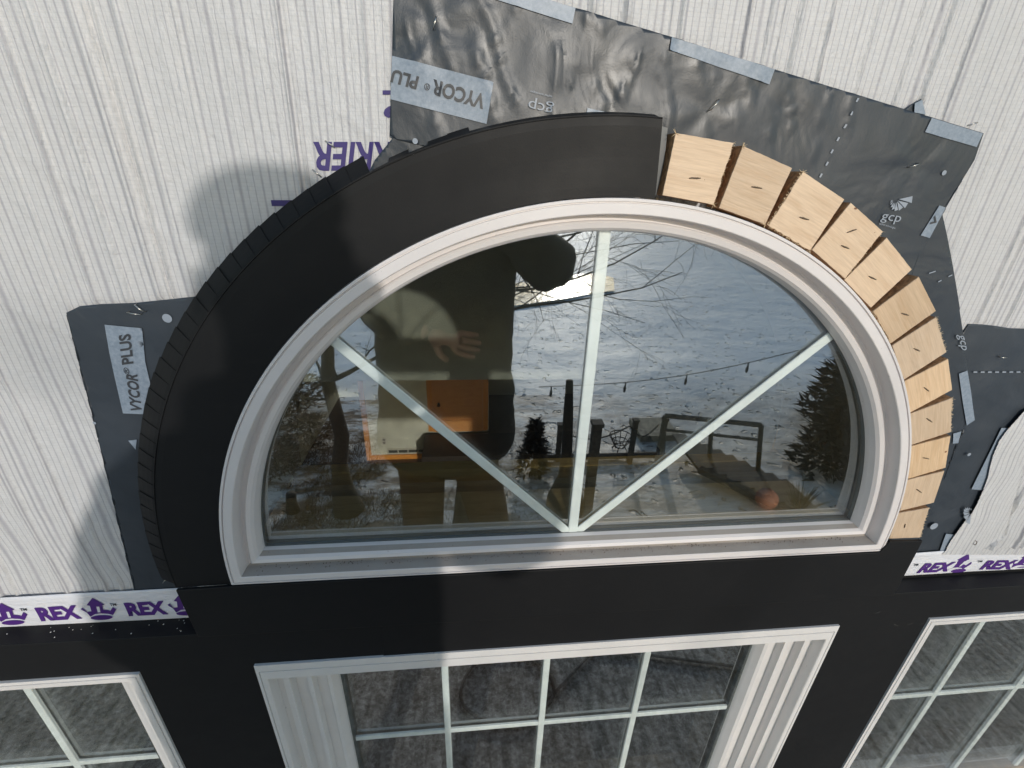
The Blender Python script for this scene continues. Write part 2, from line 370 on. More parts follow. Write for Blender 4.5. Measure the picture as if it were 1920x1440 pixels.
def hmem(x, z):
    x = np.asarray(x, float); z = np.asarray(z, float)
    h = .0010*(vnoise(x*14, z*14, 31)) + .0005*vnoise(x*35, z*30, 32)+.0022*vnoise(x*6+1, z*6, 34)
    h = h-.0005
    for cx, cz, dx, dz, L, am, wd in crs:
        u = (x-cx)*dx+(z-cz)*dz; v = -(x-cx)*dz+(z-cz)*dx+.002*np.sin(u*90+cx*50)
        h = h+am*(np.exp(-(v/wd)**2)+.6*np.exp(-((v-.0045)/wd)**2))*np.clip((L-np.abs(u))/.01, 0, 1)
    for cx, cz, r, d in PULL:
        rr = np.hypot(x-cx, z-cz)/r; th = np.arctan2(z-cz, x-cx)
        h = h+abs(d)*.16*np.exp(-rr**2*1.2)*rr*(1+np.sin(th*5+cx*40)) 
    return np.clip(h, 0, .008)*np.where((x > .45) | (x < -.45), .5, 1)
def tess(poly, y, step, name, m, parent, off=0.0, hfun=hmem, thick=0.0, extra=None):
    bm = bmesh.new()
    if extra is None:
        vs = [bm.verts.new((x, 0, z)) for x, z in poly]; bm.faces.new(vs); bmesh.ops.triangulate(bm, faces=bm.faces[:])
    else: bm.from_mesh(extra)
    xs = [v.co.x for v in bm.verts]; zs = [v.co.z for v in bm.verts]
    x = math.floor(min(xs)/step)*step+step*.5
    while x < max(xs): bmesh.ops.bisect_plane(bm, geom=bm.verts[:]+bm.edges[:]+bm.faces[:], plane_co=(x, 0, 0), plane_no=(1, 0, 0)); x += step
    z = math.floor(min(zs)/step)*step+step*.5
    while z < max(zs): bmesh.ops.bisect_plane(bm, geom=bm.verts[:]+bm.edges[:]+bm.faces[:], plane_co=(0, 0, z), plane_no=(0, 0, 1)); z += step
    bmesh.ops.remove_doubles(bm, verts=bm.verts[:], dist=1e-6)
    X = np.array([v.co.x for v in bm.verts]); Z = np.array([v.co.z for v in bm.verts]); H = hfun(X, Z) if hfun else np.zeros(len(X))
    for v, h in zip(bm.verts, H): v.co.y = y-off-h
    bmesh.ops.recalc_face_normals(bm, faces=bm.faces[:])
    me = D2.meshes.new(name); bm.to_mesh(me); bm.free(); me.materials.append(m)
    me.polygons.foreach_set('use_smooth', [True]*len(me.polygons))
    # make normals face the outside (-y)
    if len(me.polygons) and sum(p_.normal.y*p_.area for p_ in me.polygons) > 0: me.flip_normals()
    o = D2.objects.new(name, me); COL.objects.link(o); o.parent = parent
    if thick: 
        sd = o.modifiers.new('thickness', 'SOLIDIFY'); sd.thickness = thick; sd.offset = -1
    return o
def membrane(name, poly, y, label, group='grey flashing membranes around the arched window'):
    t = empty(name, label, 'membrane', group); tess(poly, y, .004, 'sheet', MEMB, t, thick=.0006); return t
mem1 = membrane('flashing_membrane', M1, Y_MB, 'large glossy grey flashing sheet above the arch, topmost membrane with the long slanted top edge')
mem2 = membrane('flashing_membrane', M2, Y_MB+.001, 'small grey strip between the trim tabs and the lower left corner of the big sheet')
mem3 = membrane('flashing_membrane', M3, Y_MB, 'grey membrane sheet with upright printed label, left of the black arch trim')
mem4 = membrane('flashing_membrane', M4, Y_MB+.0011, 'narrow curved grey membrane strip right beside the pine blocks')
mem5 = membrane('flashing_membrane', M5, Y_MB+.0022, 'grey membrane with row of white dashes running off the right edge of the photo')
mem6 = membrane('flashing_membrane', M6, Y_MB+.0015, 'tiny pointed membrane tip poking out above the slanted top edge of the big sheet')
def quad_label(parent, pts, off=.0011, y=Y_MB, m=LABEL, name='printed_label'): return tess(Q(pts, y), y, .006, name, m, parent, off)
TXT = {}
def text_mesh(s, bold=.02):
    k = (s, bold)
    if k not in TXT:
        c = D2.curves.new('lettering', 'FONT'); c.body = s; c.size = 1; c.offset = bold; c.resolution_u = 3
        o = D2.objects.new('lettering', c); COL.objects.link(o); bpy.context.view_layer.update()
        me = D2.meshes.new_from_object(o); D2.objects.remove(o); TXT[k] = me
    return TXT[k]
def put_text(s, b0, b1, up, y, m, parent, off=.001, bold=.02, hfun=hmem, name='lettering', step=.006):
    """b0,b1: measured ends of the baseline; up: measured top of the first capital"""
    me = text_mesh(s, bold).copy(); co = np.array([v.co[:] for v in me.vertices]); x0, x1 = co[:, 0].min(), co[:, 0].max(); cap = .73
    if s == 'gcp': cap = .55
    a = P(*b0, y); b = P(*b1, y); u = P(*up, y)
    for v in me.vertices:
        r = (v.co.x-x0)/(x1-x0); q = v.co.y/cap; v.co = a+(b-a)*r+(u-a)*q; v.co.y = 0
    return tess(None, y, step, name, m, parent, off, hfun, extra=me)
def blob(parent, px, py, rpx, y, m, name='printed_dot', off=.0013, sy=1.0, hfun=hmem):
    c = P(px, py, y); r = (P(px+rpx, py, y)-c).length
    return tess([(c.x+r*math.cos(a), c.z+r*sy*math.sin(a)) for a in [2*math.pi*i/20 for i in range(20)]], y, .01, name, m, parent, off, hfun)
def staple(parent, a, b, y, m=GALV, r=.0006, legs=True, name='staple'):
    A = P(*a, y); B = P(*b, y); mb = MB(); d = Vector((0, .004, 0))
    mb.tube([A+d, A, A.lerp(B, .5)+Vector((0, -.0006, 0)), B, B+d] if legs else [A, B], r, 6); return mb.build(name, m, parent, True)
# big sheet prints
L = quad_label(mem1, [(736,106),(925,155),(912,233),(733,187)])
put_text('VYCOR', (911,180), (813,151), (905,206), Y_MB, PRINTD, L, .0018, .035)
put_text('\u00ae', (808,160), (797,157), (806,172), Y_MB, PRINTD, L, .0018, .01)
put_text('PLU', (787,147), (738,132), (781,170), Y_MB, PRINTD, L, .0018, .035)
quad_label(mem1, [(925,-31),(1078,16.5),(1072,46),(900,-8)])
quad_label(mem1, [(1256,71.5),(1450,131),(1440,159),(1252,95)])
quad_label(mem1, [(1743,221.5),(1839.5,250.5),(1828,276),(1730,248)])
L = quad_label(mem1, [(1759,385),(1771,389),(1741,446),(1724,441)])
put_text('V', (1747,425), (1757,408), (1740,420), Y_MB, PRINTD, L, .0018, .03)
quad_label(mem1, [(1100,203),(1155,217),(1150,222),(1098,214)])
for q in ((779,265,5), (1767,324,4)): blob(mem1, *q, Y_MB, PRINTL)
put_text('gcp', (1037,200), (991,189), (1034,216), Y_MB, PRINTL, mem1, .0016, .0)
put_text('applied technologies', (1034,181), (994,171), (1033,185), Y_MB, PRINTL, mem1, .0016, .0, name='small_print')
put_text('gcp', (1648,411), (1684,416), (1653,398), Y_MB, PRINTL, mem1, .0016, .0)
put_text('applied technologies', (1645,420), (1675,429), (1646,416), Y_MB, PRINTL, mem1, .0016, .0, name='small_print')
def fan(parent, cx, cy, s, y, rot=0):
    polys = [[(970,268),(1172,222),(1160,325)],[(955,290),(1110,325),(1062,402)],[(945,300),(1035,390),(972,440)],[(930,312),(960,428),(905,445)],[(912,318),(908,412),(862,428)],[(895,318),(882,385),(843,388)],[(882,305),(858,350),(838,345)],[(885,290),(850,318),(840,310)],[(885,280),(850,300),(848,290)]]
    mb = MB()
    for pg in polys:
        q = []
        for a, b in pg:
            dx, dy = (a-980)/8*s, (b-330)/8*s; dx, dy = dx*math.cos(rot)-dy*math.sin(rot), dx*math.sin(rot)+dy*math.cos(rot)
            q.append((cx+dx, cy+dy))
        w_ = Q(q, y); x = np.array([k[0] for k in w_]); z = np.array([k[1] for k in w_]); h = hmem(x, z)
        mb.add([(k[0], y-.0017-hh, k[1]) for k, hh in zip(w_, h)], [(0, 1, 2)])
    return mb.build('emblem', PRINTL, parent)
fan(mem1, 1683, 381, 1, Y_MB)
for a, b in ((1604,188),(1592.5,213),(1581.5,237),(1569,261),(1557.5,284),(1548,307),(1536.5,329),(1552,339)):
    quad_label(mem1, [(a+1,b-4),(a+4,b-3),(a+0,b+4),(a-3,b+3)], m=PRINTL, name='printed_dash') if (a, b) != (1552,339) else None
staple(mem1, (818,31), (813,53), Y_MB-.006); staple(mem1, (1350,186), (1333,206), Y_MB-.007); staple(mem1, (1708,313), (1725,306), Y_MB-.005)
# left sheet
L = quad_label(mem3, [(198,608),(268,614.5),(270,640),(274,678),(283,716),(283,776),(232,774),(216,703),(207,660)])
put_text('VYCOR', (268,772), (259,700), (247,768), Y_MB, PRINTD, L, .0018, .03)
put_text('\u00ae', (246,701), (243,688), (236,700), Y_MB, PRINTD, L, .0018, .01)
put_text('PLUS', (252,680), (246,624), (231,683), Y_MB, PRINTD, L, .0018, .03)
blob(mem3, 315, 596, 9, Y_MB, PRINTL); blob(mem3, 179, 792, 3, Y_MB, PRINTL)
quad_label(mem3, [(242,825),(258,823),(256,842)])
staple(mem3, (238,586), (262,590), Y_MB-.005); staple(mem3, (252,572), (270,585), Y_MB-.006); staple(mem3, (305,1093), (313,1084), Y_MB-.004)
# right strip and right sheet
put_text('gcp', (1794,627), (1800,655), (1806,628), Y_MB, PRINTL, mem4, .0014, .0)
quad_label(mem4, [(1796,700),(1812,694),(1819,735),(1826,787),(1811,797),(1803,750)], .0004)
quad_label(mem4, [(1786,812),(1801,808),(1795,830),(1785,831)], .0004)
for q in ((1740,511,1752,507),(1757,527,1763,524),(1776,517,1783,514)): quad_label(mem4, [(q[0],q[1]),(q[2],q[3]),(q[2],q[3]+2),(q[0],q[1]+2)], .0006, m=PRINTL, name='printed_dash')
staple(mem4, (1716,1021), (1728,1014), Y_MB-.004)
for i in range(11):
    x = 1824+i*13.5; quad_label(mem5, [(x,696),(x+7,696),(x+7,698.3),(x,698.3)], 0, m=PRINTL, name='printed_dash')
quad_label(mem5, [(1877,802),(1897,802),(1862,880),(1842,919),(1821,917)], 0)
quad_label(mem5, [(1773,1000),(1790,1002),(1773,1040),(1760,1036)], 0)
blob(mem5, 1749, 985, 6.5, Y_MB-.001, PRINTL); blob(mem5, 1815, 851, 3, Y_MB-.001, PRINTL); fan(mem5, 1812, 962, .7, Y_MB-.001, 1.9)
staple(mem5, (1878,670), (1888,671), Y_MB-.004)
quad_label(mem6, [(1713,194),(1727,187),(1733,215),(1712,211)], .0004)
# the flap of wrap that covers the membrane at lower right
FL = Q([(2070,700),(2070,1040),(1766,1040),(1773,1033),(1780,1018),(1787,1008),(1800,990),(1808,979),(1822,962),(1833,942),(1845,915),(1852,896),(1857,872),(1862,854),(1874,826),(1887,808),(1905,788),(1920,771)], Y_MB-.003)
fx = [p_[0] for p_ in FL]; fz = [p_[1] for p_ in FL]
flap = empty('house_wrap_flap', 'curled lower flap of white wrap lying over the grey membrane at the right edge', 'house wrap')
wrap_sheet('sheet', min(fx), max(fx), min(fz), max(fz), .0009, .0011, Y_MB-.003, clip=lambda c: inpoly(c[:, 0], c[:, 2], FL), parent=flap)
# purple prints on the wrap
HW = lambda x, z: hwrap(np.asarray(x), np.asarray(z))
put_text('BARRIER', (806,268), (588,268), (797,321), Y_WR, NAVY, hw, .0009, .025, HW, step=.0013)
put_text('RP', (800,172), (719,187), (800,210), Y_WR, NAVY, hw, .0009, .035, HW, step=.0013)
def wrap_bar(pts): tess(Q(pts, Y_WR), Y_WR, .0013, 'printed_bar', NAVY, hw, .0009, HW)
wrap_bar([(718,170),(735,170),(735,178),(718,178)]); wrap_bar([(509,375),(552,375),(552,386),(511,386)])
for a, b in (((586,318),(602,331)), ((610,264),(627,276)), ((1819,234),(1833,230)), ((395,547),(400,549))): staple(hw, a, b, Y_WR-.003)
staple(flap, (1828,1022), (1832,1016), Y_MB-.006, RUSTY)

# ------------------------------------------------------------------ seam tape
YT = Y_MB-.0015
def tape(pts, label):
    t = empty('seam_tape', label, 'tape', 'printed white seam tapes'); hf = lambda x, z: .0014*vnoise(np.asarray(x)*16, np.asarray(z)*34, 51)
    tess(Q(pts, YT), YT, .01, 'strip', TAPE, t, 0, hf, thick=.0004); return t, hf
CROWN = [[(905,205),(1025,272),(1000,276),(1006,322),(1060,328),(1078,335),(1102,295),(1136,318),(1106,374),(1060,362),(985,358),(930,364),(886,390),(850,350),(790,318),(806,303),(855,345),(895,338),(880,284),(847,278)]]
EYE = [(945,290),(972,289),(984,345),(958,347)]
def crown(parent, hf, sx, y, name='crown_emblem', slant=0):
    def pt(a, b): return P(a/5.19, 1080+b/5.19, y)
    me = []
    mb = MB()
    for pg in CROWN:
        v = [pt(a, b)+Vector((sx, 0, 0)) for a, b in pg]
        mb.add([(p_.x+slant*(p_.z-v[0].z), y-.0009-float(hf(p_.x, p_.z)), p_.z) for p_ in v], [tuple(range(len(v)))])
    el = []
    for i in range(20):
        a = 2*math.pi*i/20; p_ = pt(995+107*math.cos(a), 397+22*math.sin(a)-4*math.cos(a))+Vector((sx, 0, 0)); el.append((p_.x, y-.0009-float(hf(p_.x, p_.z)), p_.z))
    mb.add(el, [tuple(range(20))]); o = mb.build(name, PURPLE, parent)
    v = [pt(a, b)+Vector((sx, 0, 0)) for a, b in EYE]
    obj('window_mark', [(p_.x+slant*(p_.z-v[0].z), y-.0012-float(hf(p_.x, p_.z)), p_.z) for p_ in v], [(0, 1, 2, 3)], TAPE, o); return o
tl, hf = tape([(-260,1134),(0,1120),(335,1102),(365,1101),(372,1160),(359,1161),(0,1183.5),(-260,1200)], 'white tape printed with purple words and crowns, left of the arch below the wrap')
per = P(1210/5.19, 1130, YT).x-P(340/5.19, 1138, YT).x
for k in (-2, -1, 0, 1):
    crown(tl, hf, per*k, YT)
for k in (-2, -1, 0, 1):
    pr = k*per
    def off(a, b): # shift measured points by k periods along the tape
        p_ = P(a/5.19, 1080+b/5.19, YT); p_ = p_+Vector((pr, 0, 0)); q = RC.transposed() @ (p_-CAM); return (960+FPX*q.x/-q.z, 720-FPX*q.y/-q.z)
    if k < 1 or True:
        b0, b1, up = off(405, 425), off(805, 400), off(340, 303)
        if b0[0] < 330: put_text('REX', b0, b1, up, YT, PURPLE, tl, .0009, .05, hf)
        a, b, c_ = off(1078, 285), off(1140, 281), off(1068, 260)
        if a[0] < 350: put_text('TM', a, b, c_, YT, PRINTD, tl, .0009, .02, hf, name='small_print')
tr, hf2 = tape([(1664,1041),(1760,1033),(1822,1031),(1850,1027),(1920,1026),(2140,1014),(2140,1064),(1920,1078),(1796,1083.5),(1675,1090.5)], 'white tape printed with purple words and crowns, right of the arch')
def T2(a, b): return (1680+a/8, 1000+b/8)
put_text('REX', T2(300,577), T2(765,552), T2(430,440), YT, PURPLE, tr, .0009, .05, hf2)
put_text('REX', T2(1245,528), T2(1710,520), T2(1370,400), YT, PURPLE, tr, .0009, .05, hf2)
put_text('TM', T2(248,480), T2(318,475), T2(258,448), YT, PRINTD, tr, .0009, .02, hf2, name='small_print')
put_text('TM', T2(1205,430), T2(1280,425), T2(1215,402), YT, PRINTD, tr, .0009, .02, hf2, name='small_print')
cx0 = P(995/5.19, 1080+397/5.19, YT)
for a, b in ((930,555), (1880,520)):
    c_ = P(*T2(a, b), YT); e = D2.objects.new('crown_emblem', None)
    o = crown(tr, lambda x, z: 0*x, 0, YT, slant=.25)
    for me in (o.data, o.children[0].data):
        for v in me.vertices: v.co.x += c_.x-cx0.x; v.co.z += c_.z-cx0.z
    D2.objects.remove(e)

# ------------------------------------------------------------------ arched window
def loops_arch(prof, n=96):
    L_ = []
    for u, y in prof:
        r = R0-u; zb = -LEG+u*.86; ap = arc_pts(r, zb, n); L_.append([(x, y, z) for x, z in ap])
    return L_
aw = empty('arched_window', 'white half-round window with a fan of three thin bars, in the middle of the wall', 'window')
prof = [(0,.036),(0,.0004),(.0006,0),(.0028,0),(.0030,.0022),(.0042,.0022),(.0046,0),(.0140,0),(.0148,.0008),(.0156,.018),(.0170,.0200),(.0215,.0200),(.0222,.0165),(.0240,.0150),(.0290,.0165),(.0318,.0205),(.0338,.0290),(.0340,.036)]
def frame_mesh(Ls, closed, mats, bottom_ledge, ledge_idx=None):
    mb = MB(); n = len(Ls[0]); k = 0
    for a, b in zip(Ls[:-1], Ls[1:]):
        for i in range(n if closed else n-1):
            j = (i+1) % n; seg_bottom = (i == n-1)
            mb.add([a[i], a[j], b[j], b[i]], [(0, 1, 2, 3)], 1 if (seg_bottom and k in bottom_ledge) else 0)
        k += 1
    return mb
fm = frame_mesh(loops_arch(prof), True, None, (8, 9, 10, 15))
fr = fm.build('frame', [VINYL, VINYLD], aw)
bm = bmesh.new(); bm.from_mesh(fr.data); bmesh.ops.remove_doubles(bm, verts=bm.verts[:], dist=1e-6); bmesh.ops.recalc_face_normals(bm, faces=bm.faces[:]); bm.to_mesh(fr.data); bm.free()
# dirt crumbs on the sill ledge
cr = MB()
for i in range(260):
    x = rng.uniform(-.43, .43); y = .0165-abs(rng.normal(0, .004)); s_ = rng.uniform(.0003, .0009)
    if y < .002: continue
    z = -LEG+.0150; cr.add([(x-s_, y-s_, z), (x+s_, y-s_*.5, z), (x, y+s_, z), (x, y, z+s_*1.3)], [(0, 1, 3), (1, 2, 3), (2, 0, 3)])
tag(cr.build('dirt_crumbs', m_simple('dirt', (.10,.075,.055), .9, 300, .3), aw), kind='stuff')
def pane(name, poly, y0, y1, m, parent):
    mb = MB(); mb.prism(poly, y0, y1, 0, 1); return mb.build(name, [m, GLASS_B], parent)
gp = arc_pts(R0-.0300, -LEG+.0258, 96)
pane('outer_pane', gp, .0335, .0365, GLASS_O, aw); pane('inner_pane', gp, .0425, .0450, GLASS_I, aw)
du = MB()
for i in range(170):
    a = rng.uniform(.15, 2.9); rr_ = .41*math.sqrt(rng.uniform(.05, 1)); x, z = rr_*math.cos(a), rr_*math.sin(a); s_ = rng.uniform(.0002, .0005)
    if z > .02: du.add([(x-s_, .0334, z-s_), (x+s_, .0334, z-s_*.4), (x+s_*.3, .0334, z+s_)], [(0, 1, 2)])
tag(du.build('dust_specks', mat('dust', (.55,.55,.5), .9), aw), kind='stuff')
Y_M0, Y_M1 = .0370, .0412
MC = (-.004, .0075)
def bar(parent, a, b, wd, y0=Y_M0, y1=Y_M1, name='muntin', ends=None):
    d = Vector((b[0]-a[0], b[1]-a[1])).normalized(); n = Vector((-d.y, d.x))*wd/2; e = .0008
    mb = MB(); pts = []
    A = Vector(a); B = Vector(b)
    sec = [(-1, y0+e), (-1+.18, y0), (1-.18, y0), (1, y0+e), (1, y1-e), (1-.18, y1), (-1+.18, y1), (-1, y1-e)]
    for q in (A, B): pts += [(q.x+n.x*s_, y, q.y+n.y*s_) for s_, y in sec]
    k = 8; fs = [(i, (i+1) % k, k+(i+1) % k, k+i) for i in range(k)]+[tuple(reversed(range(k))), tuple(range(k, 2*k))]
    mb.add(pts, fs); return mb.build(name, MUN, parent)
bar(aw, (MC[0], MC[1]-.006), (MC[0], .436), .0132)
for ang in (45.3, 134.7):
    a = math.radians(ang); d = (math.cos(a), math.sin(a)); bar(aw, (MC[0]+d[0]*.0105, MC[1]-.003+d[1]*.0105), (MC[0]+d[0]*.431, MC[1]-.003+d[1]*.431), .0122, Y_M0+.0005, Y_M1-.0005)
sp = loops_arch([(.0305,.0366),(.0340,.0368),(.0340,.0422),(.0305,.0423)])
frame_mesh(sp, True, None, ()).build('spacer', SPACER, aw)
frame_mesh(loops_arch([(.0300,.0460),(.0285,.0460),(.0100,.0460),(.0100,.036)]), True, None, ()).build('inner_stop', VINYL, aw)
# ------------------------------------------------------------------ lower windows
def rect_loops(x0, x1, z0, z1, prof): return [[(x1-u, y, z0+v), (x1-u, y, z1-v), (x0+u, y, z1-v), (x0+u, y, z0+v)] for u, v, y in prof]
GRP = 'white lattice windows in a row under the arch'
def lattice(name, x0, x1, label, prof, vx, hz, vdep):
    t = empty(name, label, 'window', GRP); Ls = rect_loops(x0, x1, WZ0, WZ1, prof); fm = frame_mesh(Ls, True, None, ())
    o = fm.build('frame', VINYL2, t); bm = bmesh.new(); bm.from_mesh(o.data); bmesh.ops.remove_doubles(bm, verts=bm.verts[:], dist=1e-6); bmesh.ops.recalc_face_normals(bm, faces=bm.faces[:]); bm.to_mesh(o.data); bm.free()
    u = prof[-1][0]-.004; v_ = prof[-1][1]-.004; a, b, c, d = x0+u, x1-u, WZ0+v_, WZ1-v_; gy = prof[-1][2]
    rect = [(a, c), (b, c), (b, d), (a, d)]
    pane('outer_pane', rect, gy-.003, gy, GLASS_O, t); pane('inner_pane', rect, gy+.0085, gy+.0115, GLASS_I, t)
    for x in vx: bar(t, (x, c+.002), (x, d-.002), .0112, gy+.0012, gy+.0070)
    for z in hz: bar(t, (a+.002, z), (b-.002, z), .0108, gy+.0017, gy+.0065)
    q = lambda k: [(b-k, c+k), (b-k, d-k), (a+k, d-k), (a+k, c+k)]
    s1 = [[(x, y, z) for x, z in q(k)] for k, y in ((0,gy+.0002),(.008,gy+.0002),(.008,gy+.0084),(0,gy+.0084))]; frame_mesh(s1, True, None, ()).build('spacer', SPACER, t)
    return t
pc = [(0,0,.036),(0,0,0),(.0040,.0130,0),(.0044,.0134,.002),(.0050,.0150,.002),(.0054,.0154,0),(.0125,.0310,0),(.0135,.0320,.0012),(.0150,.0325,.0190),(.0230,.0330,.0200),(.0240,.0333,.0170),(.0360,.0340,.0130),(.0372,.0344,.0280),(.0560,.0350,.0290),(.0570,.0352,.0310),(.0580,.0354,.0290),(.0600,.0356,.0180),(.0660,.0360,.0180),(.0670,.0362,.0320),(.0820,.0370,.0330),(.0850,.0376,.0280),(.0900,.0382,.0300),(.0960,.0390,.0400),(.0985,.0400,.045)]
ps = [(0,0,.036),(0,0,0),(.0045,.0055,0),(.0050,.0058,.0025),(.0062,.0070,.0025),(.0066,.0074,0),(.0165,.0165,.001),(.0175,.0175,.014),(.0310,.0185,.016),(.0325,.0190,.022),(.0500,.0210,.030),(.0600,.0230,.036),(.0700,.0240,.0405),(.0730,.0250,.045)]
lattice('lattice_window', *WINS['c'], 'wide central lattice window directly below the arched window', pc, (-.197, -.022, .158), (-.462,), .93)
wl = lattice('lattice_window', *WINS['l'], 'partly seen lattice window in the lower left corner', ps, (-.832, -.975, -1.118, -1.26), (-.464,), 1.0)
wr = lattice('lattice_window', *WINS['r'], 'partly seen lattice window in the lower right corner', ps, (.806, .996, 1.17, 1.33), (-.478,), 1.0)

# ------------------------------------------------------------------ black metal trim
def plate(name, pts, y, th, label, cat='trim', group='black metal trim pieces', parent=None, raw=False, back=None):
    poly = pts if raw else Q(pts, y)
    ar = sum(poly[i][0]*poly[(i+1) % len(poly)][1]-poly[(i+1) % len(poly)][0]*poly[i][1] for i in range(len(poly)))
    if ar < 0: poly = poly[::-1]
    mb = MB(); mb.prism(poly, y, back if back else y+th); o = mb.build(name, METAL, parent)
    bv = o.modifiers.new('edge', 'BEVEL'); bv.width = .0010; bv.segments = 2; bv.limit_method = 'ANGLE'
    if label: tag(o, label, cat, group)
    return o
at = empty('arch_trim', 'broad curved black metal band with folded snipped tabs covering the left half of the arch', 'trim', 'black metal trim pieces')
RI, RO = .4622, .531
a_end = math.atan2(P(1236,300,Y_TR).z, P(1236,300,Y_TR).x)
e0 = P(1242,223,Y_TR); e1 = P(1229,368,Y_TR)
NA = 90; a1 = math.pi+.034
inner, outer = [], []
ai0, ao0 = math.atan2(e1.z, e1.x), math.atan2(e0.z, e0.x)
mb = MB(); NR = 8
for i in range(NA+1):
    t_ = i/NA; ai = ai0+(a1+.004-ai0)*t_; ao = ao0+(a1-ao0)*t_
    for j in range(NR+1):
        s_ = j/NR; r = RI+(RO+.003*math.sin(math.pi*min(1, max(0, (t_-.1)/.9)))-RI)*s_; a = ai+(ao-ai)*s_
        roll = .0006*max(0, (s_-.93)/.07)**2
        y = Y_TR+roll+.0012*(float(vnoise(a*2.5, s_*2, 61))-.5)
        mb.v.append((r*math.cos(a), y, r*math.sin(a)))
for i in range(NA):
    for j in range(NR):
        q = i*(NR+1)+j; mb.f.append((q, q+1, q+NR+2, q+NR+1)); mb.m.append(0)
ab = mb.build('band', METAL, at, False); sd = ab.modifiers.new('thickness', 'SOLIDIFY'); sd.thickness = .0007; sd.offset = 0
# side face returning to the wall at the right end
mbb = MB(); mbb.add([(e0.x, Y_TR+.002, e0.z), (e1.x, Y_TR+.002, e1.z), (e1.x-.002, .012, e1.z), (e0.x-.002, .012, e0.z)], [(0, 1, 2, 3), (3, 2, 1, 0)])
# tabs
NT_ = 45; da = (a1-ao0)/NT_
for i in range(NT_):
    a0_ = ao0+da*(i+.01); a1_ = ao0+da*(i+1.05); am = (a0_+a1_)/2
    fl = 1.0 if math.degrees(am) > 117 else 0.0; rr = random.random()
    back = .020*fl+.026*(1-fl)+.0006*(rr-.5); ro = (RO+.003)+(.0135+.0105*min(1, max(0, (math.degrees(am)-117)/34))+.0008*rr)*fl+(.0012+.0040*rr*(rr > .6))*(1-fl)
    if fl > 0 and fl < .35: ro += .004
    r0 = RO-.0008+.0028*math.sin(math.pi*min(1, max(0, ((am-ao0)/(a1-ao0)-.1)/.9)))
    y0 = Y_TR+.0042+.0006*random.random(); tw = .0006*random.random()
    nb = 4; vs = []
    for k in range(nb+1):
        s_ = k/nb; r = r0+(ro-r0)*s_; y = y0+(back-y0)*(s_**1.2)
        vs += [(r*math.cos(a0_), y-tw*s_, r*math.sin(a0_)), (r*math.cos(a1_), y+.0005, r*math.sin(a1_))]
    o = obj('tab', vs, [(2*k, 2*k+1, 2*k+3, 2*k+2) for k in range(nb)], METAL, at, False)
    sd = o.modifiers.new('thickness', 'SOLIDIFY'); sd.thickness = .0003; sd.offset = 0
cz = MB(); cz.tube([((RO-.0010+.0028*math.sin(math.pi*min(1, max(0, (i/120-.1)/.9))))*math.cos(ao0+(a1-ao0)*i/120), Y_TR-.0002, (RO-.0010+.0028*math.sin(math.pi*min(1, max(0, (i/120-.1)/.9))))*math.sin(ao0+(a1-ao0)*i/120)) for i in range(121)], .00055, 6)
cz.build('folded_edge', METAL, at, True)
# straight strip under the arch window
plate('trim_strip', [(-0.5285,-.0187),(-.4600,-.0172),(.4555,-.0172),(.4640,.0035),(.5175,.0015),(.5168,-.1120),(0,-.1105),(-.5230,-.1078)], Y_TR-.0050, .0043, 'long straight black strip right under the arched window, overlapping the header', raw=True)
seam = P(720,1200,Y_TR).x
mbl = MB()
# header and mullions : deep boxes whose top faces show
def lpiece(name, poly, y, label):
    o = plate(name, poly, y, 0, label, raw=True, back=.0325); return o
hdL = [(-1.5,-.0985),(-1.5,-.1770),(-.6205,-.1770),(-.6205,-1.2),(-.4655,-1.2),(-.4655,-.1770),(seam,-.1772),(seam,-.1120),(-.5230,-.1085)]
lpiece('header_trim', hdL, Y_TR, 'black header piece on the left, its leg running down between left and central windows')
hdR = [(seam-.0006,-.1115),(seam-.004,-.1790),(.4495,-.1770),(.4495,-1.2),(.6115,-1.2),(.6115,-.1765),(1.5,-.1765),(1.5,-.1125),(.517,-.1125)]
lpiece('header_trim', hdR, Y_TR-.0005, 'black header piece with its leg running down between central and right windows, overlapping its neighbour at a seam')
sc_ = MB()
for (a, b, c_, d) in ((1676,1170,1684,1174),(1700,1172,1712,1168),(1722,1172,1734,1167),(1662,1176,1668,1171),(1640,1150,1650,1147)):
    A = P(a, b, Y_TR-.0007); B = P(c_, d, Y_TR-.0007); n_ = Vector((0,0,.0014)); k = 6; up_ = [A.lerp(B, i/k)+n_*random.uniform(.3, 1) for i in range(k+1)]; dn = [A.lerp(B, i/k)-n_*random.uniform(.1, .8) for i in range(k+1)]
    lp = up_+dn[::-1]; sc_.add([(q.x, Y_TR-.0009, q.z) for q in lp], [tuple(range(len(lp)))])
tag(sc_.build('scuff_marks', mat('chalky_scuff', (.035,.035,.034), .9)), 'faint chalky scuffs on the black header between the central and right windows', 'scuff marks', kind='stuff')
# dark flashing lip between tape and header
for x0, x1, lab in ((-1.5, -.515, 'dark thin metal lip below the left printed tape'), (.517, 1.5, 'dark thin metal lip below the right printed tape')):
    mb = MB(); mb.box((x0, .0300, -.135), (x1, .0322, -.1075)); tag(mb.build('metal_lip', METAL), lab, 'trim', 'black metal trim pieces')
# bits of grit on the header ledge
gr = MB()
for i in range(22):
    x = rng.uniform(-.8, -.53); y = rng.uniform(.008, .030); s_ = rng.uniform(.0003, .001); z = -.1082+(-.0985+.1085)*( (-.523-x)/(1.5-.523))+.0005
    gr.add([(x-s_, y-s_, z), (x+s_, y-s_, z), (x, y+s_, z), (x, y, z+s_)], [(0, 1, 3), (1, 2, 3), (2, 0, 3)])
tag(gr.build('grit', mat('white_grit', (.7,.68,.65), .8)), 'pale grains scattered on the ledge of the left header', 'grit', kind='stuff')
